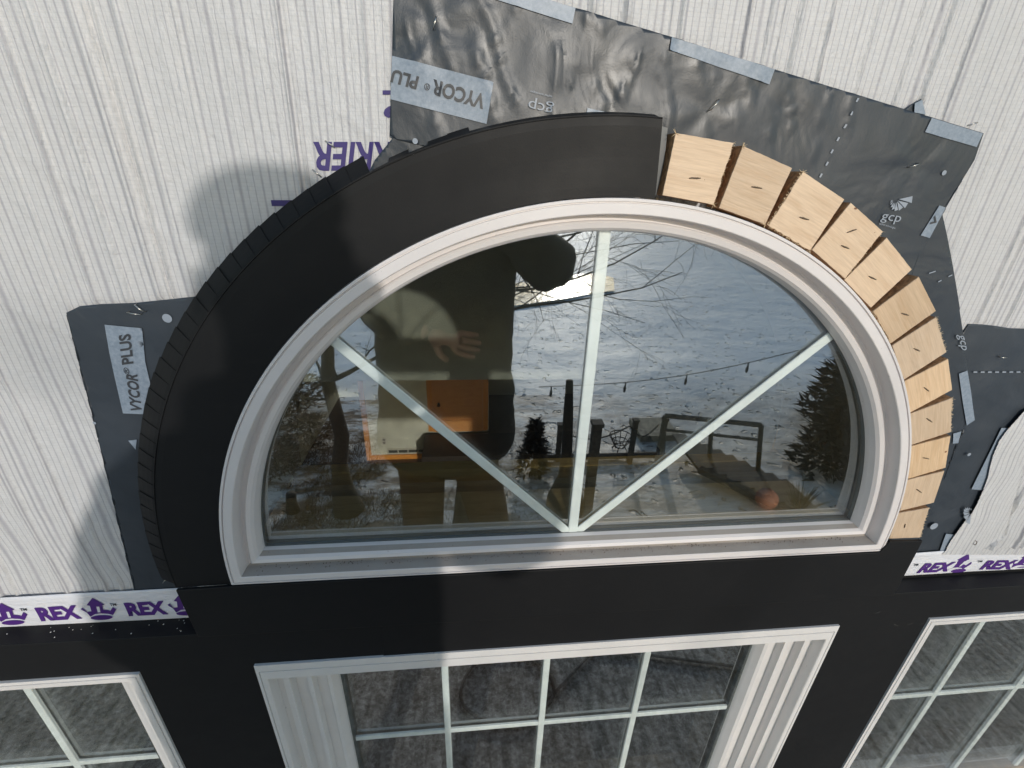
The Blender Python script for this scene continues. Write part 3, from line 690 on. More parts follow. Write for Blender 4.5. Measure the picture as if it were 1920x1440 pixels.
# the raw edge visible between trim end and first block
mb = MB(); a = P(1236,240,.012); b = P(1246,245,.012); c_ = P(1226,362,.012); d = P(1220,362,.012)
gq = Q([(1240,236),(1252,240),(1246,300),(1238,340),(1231,366),(1222,366),(1228,320)], .016); mb.prism(gq[::-1], .016, .0165)
tag(mb.build('foil_edge', mat('crumpled_foil', (.10,.11,.115), .4)), 'thin crumpled silvery strip between the arch trim and the first pine block', 'strip')

# ------------------------------------------------------------------ pine blocks
BL = [([(1267,249),(1376,268),(1338,384),(1242,366)], [((1292,334),(1313,334))]),
 ([(1393,273),(1485.5,315),(1435,421),(1348,390)], [((1409,350),(1428,353))]),
 ([(1506,321.5),(1583.5,373.7),(1519,470),(1441,423)], [((1499,407),(1516,412))]),
 ([(1595.5,380),(1655.6,434),(1584.6,523),(1522.6,468.5)], [((1588,436),(1605,430)),((1577,460),(1591,466))]),
 ([(1663,445.5),(1710,505),(1633,577),(1583,525)], [((1629,518),(1642,524))]),
 ([(1723,519),(1755,583),(1670,644),(1637.5,583)], [((1690,587),(1703,591))]),
 ([(1755,595),(1775,660),(1695,712),(1673,648)], [((1713,653),(1724,658))]),
 ([(1778,673),(1785.4,731),(1706,774),(1696,714.6)], [((1732,726),(1741,733))]),
 ([(1786,746),(1783,810),(1707,835),(1706,776)], [((1737,784),(1747,791))]),
 ([(1782.5,817.5),(1773,877),(1702,898),(1707,837)], [((1730,858),(1741,860))]),
 ([(1771,883),(1751,942.5),(1687.5,958),(1701,900)], [((1718,917),(1727,923))]),
 ([(1742,952),(1725,1008),(1667,1010),(1685,962)], [((1697,982),(1695,989))])]
BLAB = ['first pine block at the top of the arch, with the frayed right edge', 'second pine block from the top, smooth faced', 'third pine block from the top, splinters at its lower corner',
 'fourth pine block from the top, with reddish knot streaks and two staples', 'fifth pine block from the top of the arch', 'sixth pine block from the top of the arch', 'seventh pine block from the top, beside the small rotated print',
 'eighth pine block from the top of the arch', 'ninth pine block from the top, nearly level', 'tenth pine block from the top, with a dark nail hole near its outer edge', 'second lowest pine block of the arch, just above the last', 'lowest pine block, resting on the black strip at the right corner']
fuzzy = {0: (1,), 2: (2, 3), 3: (1,), 5: (2,), 6: (0,), 8: (0,), 10: (2,), 11: (0,), 1: ()}
for bi, (pts, sts) in enumerate(BL):
    w_ = [P(a, b, Y_BL) for a, b in pts]; cen = sum(w_, Vector())/4
    # local frame so the grain follows the block
    ax = ((w_[1]+w_[2])/2-(w_[0]+w_[3])/2).normalized(); az = Vector((-ax.z, 0, ax.x))
    o = D2.objects.new('wood_block', None); COL.objects.link(o); tag(o, BLAB[bi], 'wood block', 'pine blocks following the right half of the arch'); o.empty_display_size = .02
    o.location = cen; ang = math.atan2(ax.z, ax.x); o.rotation_euler = (0, -ang, 0)
    inv = (Matrix.Translation(cen) @ Matrix.Rotation(-ang, 4, 'Y')).inverted()
    loc = [inv @ q for q in w_]; th = Y_MB-.0012-Y_BL
    # grid-ish block with slightly rough cut sides
    bm = bmesh.new(); n = 14; ring = []
    for k in range(4):
        a, b = loc[k], loc[(k+1) % 4]
        for i in range(n):
            q = a.lerp(b, i/n); e = ((b-a).cross(Vector((0, 1, 0)))).normalized()
            j = (random.random()-.5)*(.0012 if k in fuzzy.get(bi, ()) else .0003)
            if i == 0: j = 0
            ring.append(q+e*j)
    f = [bm.verts.new((q.x, 0, q.z)) for q in ring]; g = [bm.verts.new((q.x*1.0, .0009, q.z)) for q in ring]; h = [bm.verts.new((q.x, th, q.z)) for q in ring]
    for v in f: v.co.x *= .992; v.co.z *= .992
    N = len(ring); ff = bm.faces.new(f); bk = bm.faces.new(h[::-1]); 
    sides = []
    for i in range(N):
        j = (i+1) % N; bm.faces.new((f[i], g[i], g[j], f[j])); sides.append(bm.faces.new((g[i], h[i], h[j], g[j])))
    for s_ in sides: s_.material_index = 1
    bmesh.ops.recalc_face_normals(bm, faces=bm.faces[:])
    me = D2.meshes.new('block'); bm.to_mesh(me); bm.free(); me.materials.append(PINE); me.materials.append(PINEC)
    b_ = D2.objects.new('block', me); COL.objects.link(b_); b_.parent = o
    sp_ = MB()
    for k in fuzzy.get(bi, ()):
        a, b = loc[k], loc[(k+1) % 4]; e = ((b-a).cross(Vector((0, 1, 0)))).normalized(); e = e if e.dot((a+b)/2) > 0 else -e
        for i in range(70):
            t_ = random.random(); q = a.lerp(b, t_)*.995; q.y = random.uniform(-.0002, .002); ln = random.uniform(.0008, .0026)*(1.6 if t_ > .95 or t_ < .05 else 1)
            d = (e+(b-a).normalized()*random.uniform(-.8, .8)+Vector((0, random.uniform(-.6, .3), 0))).normalized(); sp_.tube([q, q+d*ln*.6, q+d*ln+Vector((random.uniform(-.0004, .0004), 0, random.uniform(-.0004, .0004)))], [.00025, .00018, .00005], 3)
    for k in ((0, 2) if bi in (0, 1, 2) else ()):
        q0 = loc[k]*.99
        for i in range(6):
            d = Vector((random.uniform(-1, 1), random.uniform(-.5, .2), random.uniform(-1, 1))).normalized(); sp_.tube([q0, q0+d*.0025, q0+d*random.uniform(.003, .006)], [.0003, .00022, .00005], 3)
    if sp_.v: tag(sp_.build('splinters', SPLIN, o), kind='stuff')
    for a, b in sts:
        A = inv @ P(*a, Y_BL); B = inv @ P(*b, Y_BL); mb = MB(); d = (B-A); nn = Vector((-d.z, 0, d.x)).normalized()
        k = 9; up_ = [A.lerp(B, i/k)+nn*(.0006+.0005*random.random())*(math.sin(math.pi*i/k)**.4 if 0 < i < k else .2) for i in range(k+1)]; dn = [A.lerp(B, i/k)-nn*(.0006+.0005*random.random())*(math.sin(math.pi*i/k)**.4 if 0 < i < k else .2) for i in range(k+1)]
        lp = up_+dn[::-1]; mb.add([(q.x, -.00025, q.z) for q in lp], [tuple(range(len(lp)))], 0)
        mb.tube([A+Vector((0, -.0006, 0)), A.lerp(B, .5)+Vector((0, -.0008, 0)), B+Vector((0, -.0006, 0))], .00055, 5, 1)
        mb.build('staple', [HOLE, RUSTY], o)
    def spot(px, py, rx, rz, rot=0, nm='knot'):
        c = inv @ P(px, py, Y_BL); vs = [(0,0)]; mb = MB(); vv = []
        for i in range(18):
            a = 2*math.pi*i/18; x, z = rx*math.cos(a)*random.uniform(.8, 1.15), rz*math.sin(a)*random.uniform(.8, 1.15); vv.append((c.x+x*math.cos(rot)-z*math.sin(rot), -.0002, c.z+x*math.sin(rot)+z*math.cos(rot)))
        mb.add(vv, [tuple(range(18))]); mb.build(nm, KNOT, o)
    if bi == 3: spot(1604,391,.0018,.0010, .4); spot(1640,436,.0005,.0005)
    if bi == 9: spot(1773,847,.0017,.0016, 0, 'nail_hole')
    if bi == 0: spot(1321,337,.0004,.0004)

# reddish streak in the fourth block
STREAK = D2.materials.new('pine_red_streak')

# ------------------------------------------------------------------ room behind the windows
def struct(name, mb, m): return tag(mb.build(name, m), kind='structure')
PLAS = m_simple('grey_green_plaster', (.78,.79,.68), .85, 6, .05)
WOODF = m_wood('brown_floorboards', (.09,.055,.035), (.06,.035,.02), .3, .4)
ORANGE = m_wood('orange_fir', (.90,.38,.07), (.72,.26,.04), .3, .35)
LUMB = m_wood('lumber', (.80,.56,.25), (.62,.40,.16), .5, .6)
ZF = -4.15
mb = MB(); mb.box((-3, .14, ZF-.1), (3, 9, ZF)); struct('room_floor', mb, WOODF)
mb = MB(); mb.box((-3.1, .14, ZF), (-3, 9, 2.2)); mb.box((3, .14, ZF), (3.1, 9, 2.2)); mb.box((-3, 9, ZF), (3, 9.1, 2.2)); mb.box((-3, .14, 2.1), (3, 9, 2.2)); struct('room_walls', mb, PLAS)
YD = 6.5
zh = P(880,712,3).z
mb = MB(); mb.box((-3, 3.0, zh), (3, 3.12, 2.1)); mb.box((-3, 3.12, zh), (3, YD, zh+.12)); struct('room_bulkhead', mb, PLAS)
dl, dr = P(812,760,YD).x, P(905,760,YD).x
mb = MB(); mb.box((P(690,800,YD).x, YD, ZF), (P(916,800,YD).x, YD+.1, zh)); struct('room_back_wall', mb, PLAS)
door = empty('door', 'orange wooden door standing in the room behind the glass', 'door')
zd0 = P(905,808,6.44).z
mb = MB(); mb.box((dl-.15, 5.7, ZF), (3, 6.38, zd0-.012)); struct('room_landing', mb, mat('dark_stain', (.03,.02,.015), .5))
mb = MB(); mb.box((dl, YD-.06, zd0), (dl+.12, YD-.015, zd0+2.0)); mb.box((dr-.12, YD-.06, zd0), (dr, YD-.015, zd0+2.0)); mb.box((dl+.12, YD-.06, zd0), (dr-.12, YD-.015, zd0+.22)); mb.box((dl+.12, YD-.04, zd0+.22), (dr-.12, YD-.018, zd0+2.0)); mb.build('panel', ORANGE, door)
mb = MB(); mb.box((dl-.09, YD-.045, zd0), (dl-.004, YD-.004, zd0+2.1)); mb.box((dr+.004, YD-.045, zd0), (dr+.09, YD-.004, zd0+2.1)); mb.build('casing', ORANGE, door)
mb = MB(); kx = dl+.10; kz = P(828,759,YD-.1).z; mb.tube([(kx, YD-.06, kz), (kx, YD-.10, kz), (kx, YD-.13, kz)], [.02, .015, .03], 10); mb.build('knob', mat('dark_knob', (.03,.025,.02), .4, Metallic=.8), door, True)
x0 = P(690,800,YD-.1).x; x1 = P(812,800,YD-.1).x
mb = MB(); mb.box((x0-.02, YD-.025, ZF), (dl-.095, YD-.003, ZF+.09)); mb.box((x0-.10, YD-.04, ZF), (x0-.02, YD+.1, zh)); tag(mb.build('baseboard', ORANGE), 'orange wood baseboard and corner casing along the room wall seen through the glass', 'baseboard')
q = P(720,828,YD-.02); ou = empty('outlet', 'white power outlet low on the room wall seen through the glass', 'outlet')
mb = MB(); mb.box((q.x-.045, YD-.012, q.z-.065), (q.x+.045, YD-.003, q.z+.065)); mb.build('cover_plate', mat('outlet_white', (.75,.73,.66), .4), ou)
for zz in (.012, -.045):
    mb = MB(); mb.box((q.x-.02, YD-.016, q.z+zz), (q.x+.02, YD-.0125, q.z+zz+.033)); mb.build('socket', mat('outlet_grey', (.25,.24,.22), .5), ou)
va, vb = P(725,842,YD-.02), P(805,862,YD-.02); vt = empty('floor_vent', 'white slotted air vent low on the room wall seen through the glass', 'vent')
mb = MB(); zv = max(vb.z, ZF+.1); mb.box((va.x, YD-.015, zv), (vb.x, YD-.003, va.z)); mb.build('cover', mat('vent_white', (.6,.58,.5), .5), vt)
mb = MB()
for i in range(4):
    a = va.x+.03+(vb.x-va.x-.04)*i/4; mb.box((a, YD-.018, zv+.03), (a+(vb.x-va.x)*.21, YD-.0155, va.z-.03))
mb.build('slots', mat('vent_dark', (.06,.06,.05), .7), vt)
# lumber round the opening inside
fro = empty('window_opening', 'rough pine lumber lining the opening behind the arched pane', 'lumber')
bz = P(1438,935,.075).z-.0165; mb = MB(); mb.box((-.445, .058, -.040), (.445, .140, bz)); mb.build('sill_board', LUMB, fro)
mb = MB(); mb.box((-.46, .182, -.06), (.46, .197, -.010)); mb.build('sill_board', LUMB, fro)
mb = MB(); mb.box((-.46, .236, -.10), (.46, .262, -.012)); mb.build('sill_board', LUMB, fro)
lj = [[(r*math.cos(a), y, r*math.sin(a)) for a in [math.pi*i/40 for i in range(41)]] for r, y in ((.452,.0755),(.452,.26),(.49,.26))]
frame_mesh(lj, False, None, ()).build('arch_lining', m_simple('beige_lining', (.50,.42,.33), .7, 10, .08), fro)
mb = MB(); sx_ = P(1512,800,.28).x; mb.box((sx_-.020, .27, -.6), (sx_+.020, .33, .43)); mb.build('stud', LUMB, fro)
ps_ = P(1438,935,.075); mb = MB(); n = 16  # ball added in place of an orange lens flare
for i in range(n+1):
    for j in range(24):
        a, b = math.pi*i/n, 2*math.pi*j/24; mb.v.append((ps_.x+.0165*math.sin(a)*math.cos(b), .075+.0165*math.sin(a)*math.sin(b), ps_.z+.0165*math.cos(a)))
for i in range(n):
    for j in range(24): q = i*24+j; mb.f.append((q, i*24+(j+1) % 24, (i+1)*24+(j+1) % 24, q+24)); mb.m.append(0)
tag(mb.build('ball', mat('orange_flare', (.95,.40,.24), .45), None, True), 'small orange ball added for a lens flare, on the sill behind the right end of the arched pane', 'ball')

# ------------------------------------------------------------------ outside: what the panes mirror
ZG = -5.5
def m_snow():
    m = mat('trodden_snow', (.80,.82,.86), .6); t = NT(m); p = t.pos()
    vo = t.n('TexVoronoi'); vo.inputs['Scale'].default_value = 3.2; vo.inputs['Randomness'].default_value = 1; wv = t.n('VectorMath', operation='ADD'); t.l(p, wv.inputs[0])
    nz = t.n('TexNoise'); nz.inputs['Scale'].default_value = 1.3; nz.inputs['Detail'].default_value = 3; t.l(p, nz.inputs['Vector']); t.l(nz.outputs['Color'], wv.inputs[1]); t.l(wv.outputs[0], vo.inputs['Vector'])
    pit = t.ramp(vo.outputs['Distance'], [(.12, (0,)*3), (.26, (1,)*3)])
    trk = t.ramp(t.noise(t.scaled(p, (.22, .30, 1)), 1, 4, .6, 1.2), [(.40, (0,)*3), (.50, (1,)*3)])
    hgt = t.mix(trk, 1.0 if False else (1,1,1), pit)
    und = t.noise(p, .7, 5, .6)
    b = t.bump(hgt, .15, 1.0); b = t.bump(und, .25, .5, b); t.bump(t.noise(p, 14, 4), .012, .6, b)
    near = t.ramp(t.noise(t.scaled(p, (1, 2.2, 1)), 1.3, 7, .72), [(.44, (0,)*3), (.56, (1,)*3)])
    sx = t.n('SeparateXYZ'); t.l(p, sx.inputs[0])
    reg = t.math('MULTIPLY', t.math('GREATER_THAN', sx.outputs[1], -11.5), 1)
    lf = t.n('MapRange'); t.l(sx.outputs[0], lf.inputs[0]); lf.inputs[1].default_value = 6.0; lf.inputs[2].default_value = -2.5; lf.inputs[3].default_value = .30
    msk = t.math('MULTIPLY', t.math('MULTIPLY', near, reg), lf.outputs[0])
    nr = t.n('MapRange'); t.l(sx.outputs[1], nr.inputs[0]); nr.inputs[1].default_value = -14; nr.inputs[2].default_value = -8.5
    cc = t.mix(nr.outputs[0], (.80,.82,.86), (.70,.64,.57)); t.l(t.mix(msk, cc, (.13,.08,.045)), t.b.inputs['Base Color'])
    return m
xs = np.concatenate([[-400,-120,-40], np.arange(-20, 32, .25), [50,130,400]]); ys = np.concatenate([[-900,-400,-200,-120,-80], np.arange(-60, 3, .25), [40]])
X, Y = np.meshgrid(xs, ys); Zv = ZG+.14*(vnoise(X*.3, Y*.3, 71)-.5)+.04*(vnoise(X*1.6, Y*1.6, 72)-.5)
Zv = np.where((Y > -2), ZG-.05, Zv); nx = len(xs)
me_v = np.stack([X.ravel(), Y.ravel(), Zv.ravel()], 1); fs = [(r*nx+c, r*nx+c+1, (r+1)*nx+c+1, (r+1)*nx+c) for r in range(len(ys)-1) for c in range(nx-1)]
tag(obj('snow_ground', me_v, fs, m_snow(), None, True), kind='structure')
q1 = [RG(a, b, ZG+.10) for a, b in ((955,575),(960,530),(1062,528),(1062,514),(1120,512),(1150,520),(1152,545),(1125,548),(1060,560))]  # ice added to mirror sun glare into the pane, shaped as the glare
o = obj('glint_ice_patch', [tuple(v) for v in q1], [tuple(range(len(q1)))], m_simple('glint_ice', (.5,.55,.6), .16, 2, .1, .02, 6)); tag(o, kind='structure')
# forested ridge across the lake
mb = MB()
for i in range(60):
    x0, x1 = -600+i*20, -580+i*20; h0 = 10+18*float(vnoise(i*.3, 0, 81)); h1 = 10+18*float(vnoise((i+1)*.3, 0, 81))
    mb.add([(x0,-520,ZG),(x1,-520,ZG),(x1,-560,ZG+h1),(x0,-560,ZG+h0),(x0,-700,ZG),(x1,-700,ZG)], [(0,1,2,3),(3,2,5,4)])
tag(mb.build('far_ridge', m_simple('winter_forest', (.10,.09,.085), .9, .05, .3)), kind='structure')
# small flat porch roof the photographer stands on
def m_shingle():
    m = mat('mottled_roof', (.2,.2,.2), .75); t = NT(m); p = t.pos()
    a = t.noise(p, 36, 9, .80); c = t.ramp(a, [(.36, (.02,.02,.02)), (.46, (.16,.16,.155)), (.54, (.48,.47,.46)), (.64, (.88,.88,.87))])
    g = t.noise(p, 5, 3); c = t.mix(t.math('MULTIPLY', g, .2), c, (.12,.12,.12)); t.l(c, t.b.inputs['Base Color']); t.bump(a, .03, .8); return m
mb = MB(); mb.box((-2.6, -1.34, -1.37), (2.6, .043, -1.25)); pr = mb.build('porch_roof', m_shingle()); tag(pr, 'mottled grey roof ledge below the windows, mirrored in the lower panes', 'roof')
mb = MB(); cpt = []
for i in range(61):
    a = -.5+i/60*2*math.pi*1.25; cpt.append((-.02+.17*math.cos(a)*(1+.05*math.sin(3*a)), -.50+.13*math.sin(a), -1.242))
cpt += [(.35, -.62, -1.242), (.9, -.50, -1.242)]
mb.tube(cpt, .006, 6); tag(mb.build('cord', mat('black_cord', (.015,.015,.015), .5), None, True), 'black cord lying in a loop on the roof ledge, mirrored in the central lower window', 'cord')

BARK = m_simple('dark_bark', (.045,.036,.030), .9, 30, .35, .01, 60)
WEATH = m_simple('weathered_wood', (.085,.070,.058), .85, 14, .3, .004, 60)
def tree(base, top, r0, label, targets=(), seed=1, name='bare_tree', depth=4, group='bare winter trees behind the photographer'):
    rr = random.Random(seed); t = empty(name, label, 'tree', group); base = Vector(base); top = Vector(top); mb = MB(); n = 12
    path = [base.lerp(top, i/n)+Vector((rr.uniform(-1, 1), rr.uniform(-1, 1), 0))*r0*.35 for i in range(n+1)]
    rs = [r0*(1.0+.9*max(0, 1-i/1.6))*(1-.75*i/n) for i in range(n+1)]; rs[0] = r0*1.9; mb.tube(path, rs, 12); mb.build('trunk', BARK, t, True)
    cb = MB()
    def br(p, d, ln, r, dep):
        pts = [p]; q = p.copy(); dd = d.normalized(); k = 6
        for i in range(k):
            dd = (dd+Vector((rr.uniform(-1, 1), rr.uniform(-1, 1), rr.uniform(-1, 1)))*.20).normalized(); q = q+dd*ln/k; pts.append(q.copy())
            if dep > 0 and rr.random() < .62:
                ax = Vector((rr.uniform(-1, 1), rr.uniform(-1, 1), rr.uniform(-1, 1))); br(q, (dd+ax*.95).normalized(), ln*rr.uniform(.35, .6), r*.45*(1-i/(k+3)), dep-1)
        cb.tube(pts, [max(.0014, r*(1-.8*i/k)) for i in range(k+1)], 5 if r > .01 else 3, cap=False)
    for p0, p1, r in targets: p0 = Vector(p0); p1 = Vector(p1); br(p0, p1-p0, (p1-p0).length, r, depth-1)
    if not targets:
        for i in range(4, n+1):
            a = rr.uniform(0, 6.28); br(path[i], Vector((math.cos(a), math.sin(a), .5)), rr.uniform(1.2, 2.2), rs[i]*.5, depth-1)
    cb.build('crown', BARK, t); return t
tb = Vector((-.35, -5.5, ZG)); tt = Vector((.15, -5.5, 3.4))
def tp(z): return tb.lerp(tt, (z-tb.z)/(tt.z-tb.z))
tree(tb, tt, .11, 'slim bare tree whose fine twigs cross the sky-blue snow mirrored in the arched pane', [
 (tp(-1.0), RP(1130,470,-4.7), .016), (tp(-.6), RP(1330,455,-4.6), .019), (tp(-1.3), RP(1290,560,-4.3), .022), (tp(-1.4), RP(1240,590,-4.2), .012), (tp(-1.2), RP(1200,530,-4.2), .012), (tp(-1.0), RP(1260,480,-4.2), .012), (tp(-.8), RP(1300,440,-4.2), .012),
 (tp(-.9), RP(1180,430,-4.8), .03), (tp(-1.1), RP(1330,515,-4.5), .02), (tp(0), (3, -4.8, 1.6), .04), (tp(.6), (-2.4, -4.8, 2.4), .04), (tp(1.5), (1.5, -6.5, 3.6), .03)], 5)
b = RG(655,955,ZG); t0 = RP(607,640,-6.7)
tree(b, b+(t0-b)*1.9, .16, 'thick dark leaning trunk mirrored at the left side of the arched pane', (), 9, 'leaning_tree')
b = RG(1058,968,ZG); t0 = RP(1068,716,-6.3)
sn = empty('tree_snag', 'broken dark trunk with flared foot mirrored just left of the central bar', 'tree')
mb = MB(); mb.tube([b, b+(t0-b)*.18, b+(t0-b)*.34, b+(t0-b)*.5, b+(t0-b)*.75, b+(t0-b)], [.40, .33, .14, .10, .09, .06], 10); mb.build('trunk', BARK, sn, True)
def post(px0, py0, px1, py1, w_, name, label, cat='post', group=None):
    b = RG(px0, py0, ZG); t = RP(px1, py1, b.y); mb = MB(); mb.box((b.x-w_, b.y-w_, ZG-.1), (b.x+w_, b.y+w_, t.z)); mb.box((b.x-w_*1.3, b.y-w_*1.3, t.z+.001), (b.x+w_*1.3, b.y+w_*1.3, t.z+w_*.9)); tag(mb.build(name, WEATH), label, cat, group); return b, t
post(1098,980,1107,800,.075,'square_post','tall square weathered post mirrored behind the foot of the central bar')
LP = [post(1180,872,1183,792,.05,'lantern_post','lantern post in the snow mirrored nearer the central bar',group='lantern posts along the snowy path'), post(1233,868,1237,790,.05,'lantern_post','lantern post mirrored beside the end of the dock railing',group='lantern posts along the snowy path'), post(1045,868,1047,800,.05,'lantern_post','lantern post mirrored at the left end of the low beam',group='lantern posts along the snowy path')]
# low beam and rope between posts
A = RG(1000,868,ZG); B_ = RG(1245,862,ZG); mb = MB(); mb.tube([A+Vector((0,0,.12)), B_+Vector((0,0,.12))], .07, 8); tag(mb.build('timber_edging', WEATH, None, True), 'long dark timber laid along the snowy path', 'timber')
mb = MB(); order = sorted([x[1] for x in LP], key=lambda v: v.x)
for a, c in zip(order[:-1], order[1:]):
    mb.tube([a.lerp(c, i/10)+Vector((0, 0, -.12-.28*math.sin(math.pi*i/10))) for i in range(11)], .018, 5)
tag(mb.build('rope', WEATH, None, True), 'rope sagging between the lantern posts', 'rope')
# railing of the dock
rl = empty('dock_railing', 'weathered wooden railing of a small dock mirrored right of the central bar', 'railing')
a0, a1_ = RG(1243,868,ZG), RG(1420,895,ZG); t0_ = RP(1247,782,a0.y); t1_ = RP(1428,800,a1_.y)
mb = MB(); mb.tube([t0_, t1_], .055, 6); mb.build('top_rail', WEATH, rl)
mb = MB(); mb.tube([t0_-Vector((0,0,.35)), t1_-Vector((0,0,.35))], .035, 6); mb.build('lower_rail', WEATH, rl)
for k in (0, .5, 1):
    a = a0.lerp(a1_, k); b = t0_.lerp(t1_, k); mb = MB(); mb.tube([a, b], .05, 6); mb.build('post', WEATH, rl)
# steps / dock planks going right
dk = empty('dock_steps', 'dark wooden steps running down to the right beside the railing', 'steps')
A = RG(1290,880,ZG); B_ = RG(1500,960,ZG)
for i in range(9):
    p_ = A.lerp(B_, i/8); mb = MB(); mb.box((p_.x-.05, p_.y-.9, ZG+.05+.03*(8-i)), (p_.x+.28, p_.y+.5, ZG+.12+.03*(8-i))); mb.build('tread', WEATH, dk)
mb = MB(); mb.tube([A+Vector((0,.45,.3)), B_+Vector((0,.45,.08))], .10, 6); mb.build('stringer', WEATH, dk)
# festoon lights
fs_ = empty('festoon_lights', 'string of hanging bulbs across the snowy slope mirrored in the right half of the pane', 'string lights')
e0_, e1_ = RP(1010,728,-6.5), RP(1570,640,-6.5); pts_ = [e0_.lerp(e1_, i/24)+Vector((0, 0, -.22*math.sin(math.pi*i/24))) for i in range(25)]
mb = MB(); mb.tube(pts_, .008, 4); mb.build('cable', mat('black_cable', (.01,.01,.01), .6), fs_)
for i in (1, 7, 12, 17, 21):
    q = pts_[i]; mb = MB(); mb.tube([q, q-Vector((0,0,.07)), q-Vector((0,0,.12)), q-Vector((0,0,.17)), q-Vector((0,0,.20))], [.012,.014,.026,.024,.008], 8); mb.build('bulb', mat('dark_bulb', (.03,.03,.03), .2), fs_, True)
# fire basket
q = RG(1160,850,ZG); fb = MB(); 
for i in range(10):
    a = 2*math.pi*i/10; fb.tube([(q.x+.12*math.cos(a), q.y+.12*math.sin(a), ZG+.18), (q.x+.26*math.cos(a), q.y+.26*math.sin(a), ZG+.45)], .010, 4)
for r, z in ((.12,.18),(.19,.31),(.26,.45)): fb.tube([(q.x+r*math.cos(2*math.pi*i/16), q.y+r*math.sin(2*math.pi*i/16), ZG+z) for i in range(17)], .012, 4)
for i in range(3): a = 2.1*i; fb.tube([(q.x+.1*math.cos(a), q.y+.1*math.sin(a), ZG+.2), (q.x+.22*math.cos(a), q.y+.22*math.sin(a), ZG)], .014, 4)
tag(fb.build('fire_basket', BARK), 'small round iron fire basket on the snow mirrored beside the lantern posts', 'fire basket')
q = RG(1225,812,ZG); mb = MB(); mb.box((q.x-.5, q.y-.45, ZG), (q.x+.5, q.y+.45, ZG+.16)); tag(mb.build('wooden_pallet', m_simple('pale_planks', (.32,.27,.20), .8, 9, .3)), 'pale wooden pallet lying on the snow beyond the path', 'pallet')
# conifers and shrubs at the right, brown shrubs at the left, grass tufts
def bush(cx, cy, h, r, n, col, name, label, cat='shrub', seed=1, group=None, conif=False, m=None):
    rr = random.Random(seed); t = empty(name, label, cat, group); mb = MB(); mb.tube([(cx, cy, ZG-.1), (cx, cy, ZG+h*.9)], [r*.06+.02, .01], 6); mb.build('stem', BARK, t)
    cb = MB()
    for i in range(n):
        z = h*rr.random()**(.8 if conif else .6); rad = r*((1-z/h)*.95+.05 if conif else math.sqrt(max(.05, 1-(2*z/h-1)**2)))
        a = rr.uniform(0, 6.28); d = rad*math.sqrt(rr.random()); p = Vector((cx+d*math.cos(a), cy+d*math.sin(a), ZG+z)); dr = Vector((math.cos(a)+rr.uniform(-.6,.6), math.sin(a)+rr.uniform(-.6,.6), rr.uniform(-.5, .7))).normalized()
        s_ = rr.uniform(.14, .36)*(h/3)**.5; sd_ = dr.cross(Vector((rr.uniform(-1,1), rr.uniform(-1,1), 1))).normalized()*s_*.20
        cb.add([p-sd_, p+dr*s_+sd_*.2, p+sd_], [(0, 1, 2)])
    cb.build('foliage', m or m_simple(name+'_leaf', col, .9, 3, .3), t); return t
CON = m_simple('dark_conifer', (.055,.045,.030), .9, 3, .35); BRN = m_simple('brown_twigs', (.14,.085,.045), .9, 3, .3)
for i, (px, py, h, r) in enumerate(((1545,880,2.3,.8),(1590,870,2.6,.9),(1620,800,3.4,1.2),(1570,800,3.2,1.1))):
    q = RG(px, py, ZG); bush(q.x, q.y, h, r, 2600, None, 'conifer', ['dark bushy conifer mirrored at the right end of the pane, nearest one', 'dark conifer mirrored close to the right frame', 'tall conifer standing farthest right behind the others', 'tall conifer behind the nearest conifer'][i], 'tree', 20+i, 'conifers at the right of the snowy slope', True, CON)
for i, (px, py, h, r) in enumerate(((525,790,.9,.8),(560,770,1.0,.8),(585,830,.7,.6),(520,880,.5,.6))):
    q = RG(px, py, ZG); bush(q.x, q.y, h, r, 900, None, 'brown_shrub', ['leafless brown shrub at the far left of the mirrored slope', 'taller brown shrub beside the leaning trunk', 'low brown shrub in front of the taller one', 'smallest brown shrub nearest the lower left of the pane'][i], 'shrub', 40+i, 'brown shrubs on the mirrored slope', False, BRN)
q = RG(1000,885,ZG); bush(q.x, q.y, 1.25, .38, 1100, None, 'dark_bush', 'dark spiky evergreen bush mirrored just right of the standing person', 'shrub', 77, None, True, BARK)
q = RG(1492,968,ZG); mb = MB()
for i in range(90):
    a = random.uniform(0, 6.28); l = random.uniform(.45, .9); e = random.uniform(.35, 1.3); d = Vector((math.cos(a)*math.cos(e), math.sin(a)*math.cos(e), math.sin(e)))*l; s_ = Vector((-math.sin(a), math.cos(a), 0))*.012
    p_ = Vector((q.x, q.y, ZG)); mb.add([p_-s_, p_+d*.6-s_*.8, p_+d+Vector((0,0,-.1)), p_+d*.6+s_*.8, p_+s_], [(0,1,2,3,4)])
tag(mb.build('spiky_plant', m_simple('yucca_leaf', (.06,.065,.035), .6, 5, .3)), 'spiky dark plant at the foot of the steps mirrored near the orange flare ball', 'plant')
q = RG(550,955,ZG); mb = MB(); mb.tube([(q.x,q.y,ZG-.05),(q.x,q.y,ZG+.2),(q.x+.03,q.y,ZG+.42)], [.14,.10,.09], 9); tag(mb.build('tree_stump', BARK, None, True), 'short dark stump in the snow mirrored at the lower left of the pane', 'stump')
gm = MB()
for i in range(2600):
    px = random.triangular(490, 1150, 540); py = random.uniform(820, 1000); q = RG(px, py, ZG)
    if vnoise(q.x*1.1, q.y*1.6, 91) < .42: continue
    for k in range(4):
        a = random.uniform(0, 6.28); l = random.uniform(.08, .28); s_ = .006; d = Vector((math.cos(a)*.6, math.sin(a)*.6, random.uniform(.3, 1))).normalized()*l; p_ = q+Vector((random.uniform(-.1,.1), random.uniform(-.1,.1), 0)); gm.add([p_+Vector((-s_,0,0)), p_+Vector((s_,0,0)), p_+d], [(0,1,2)])
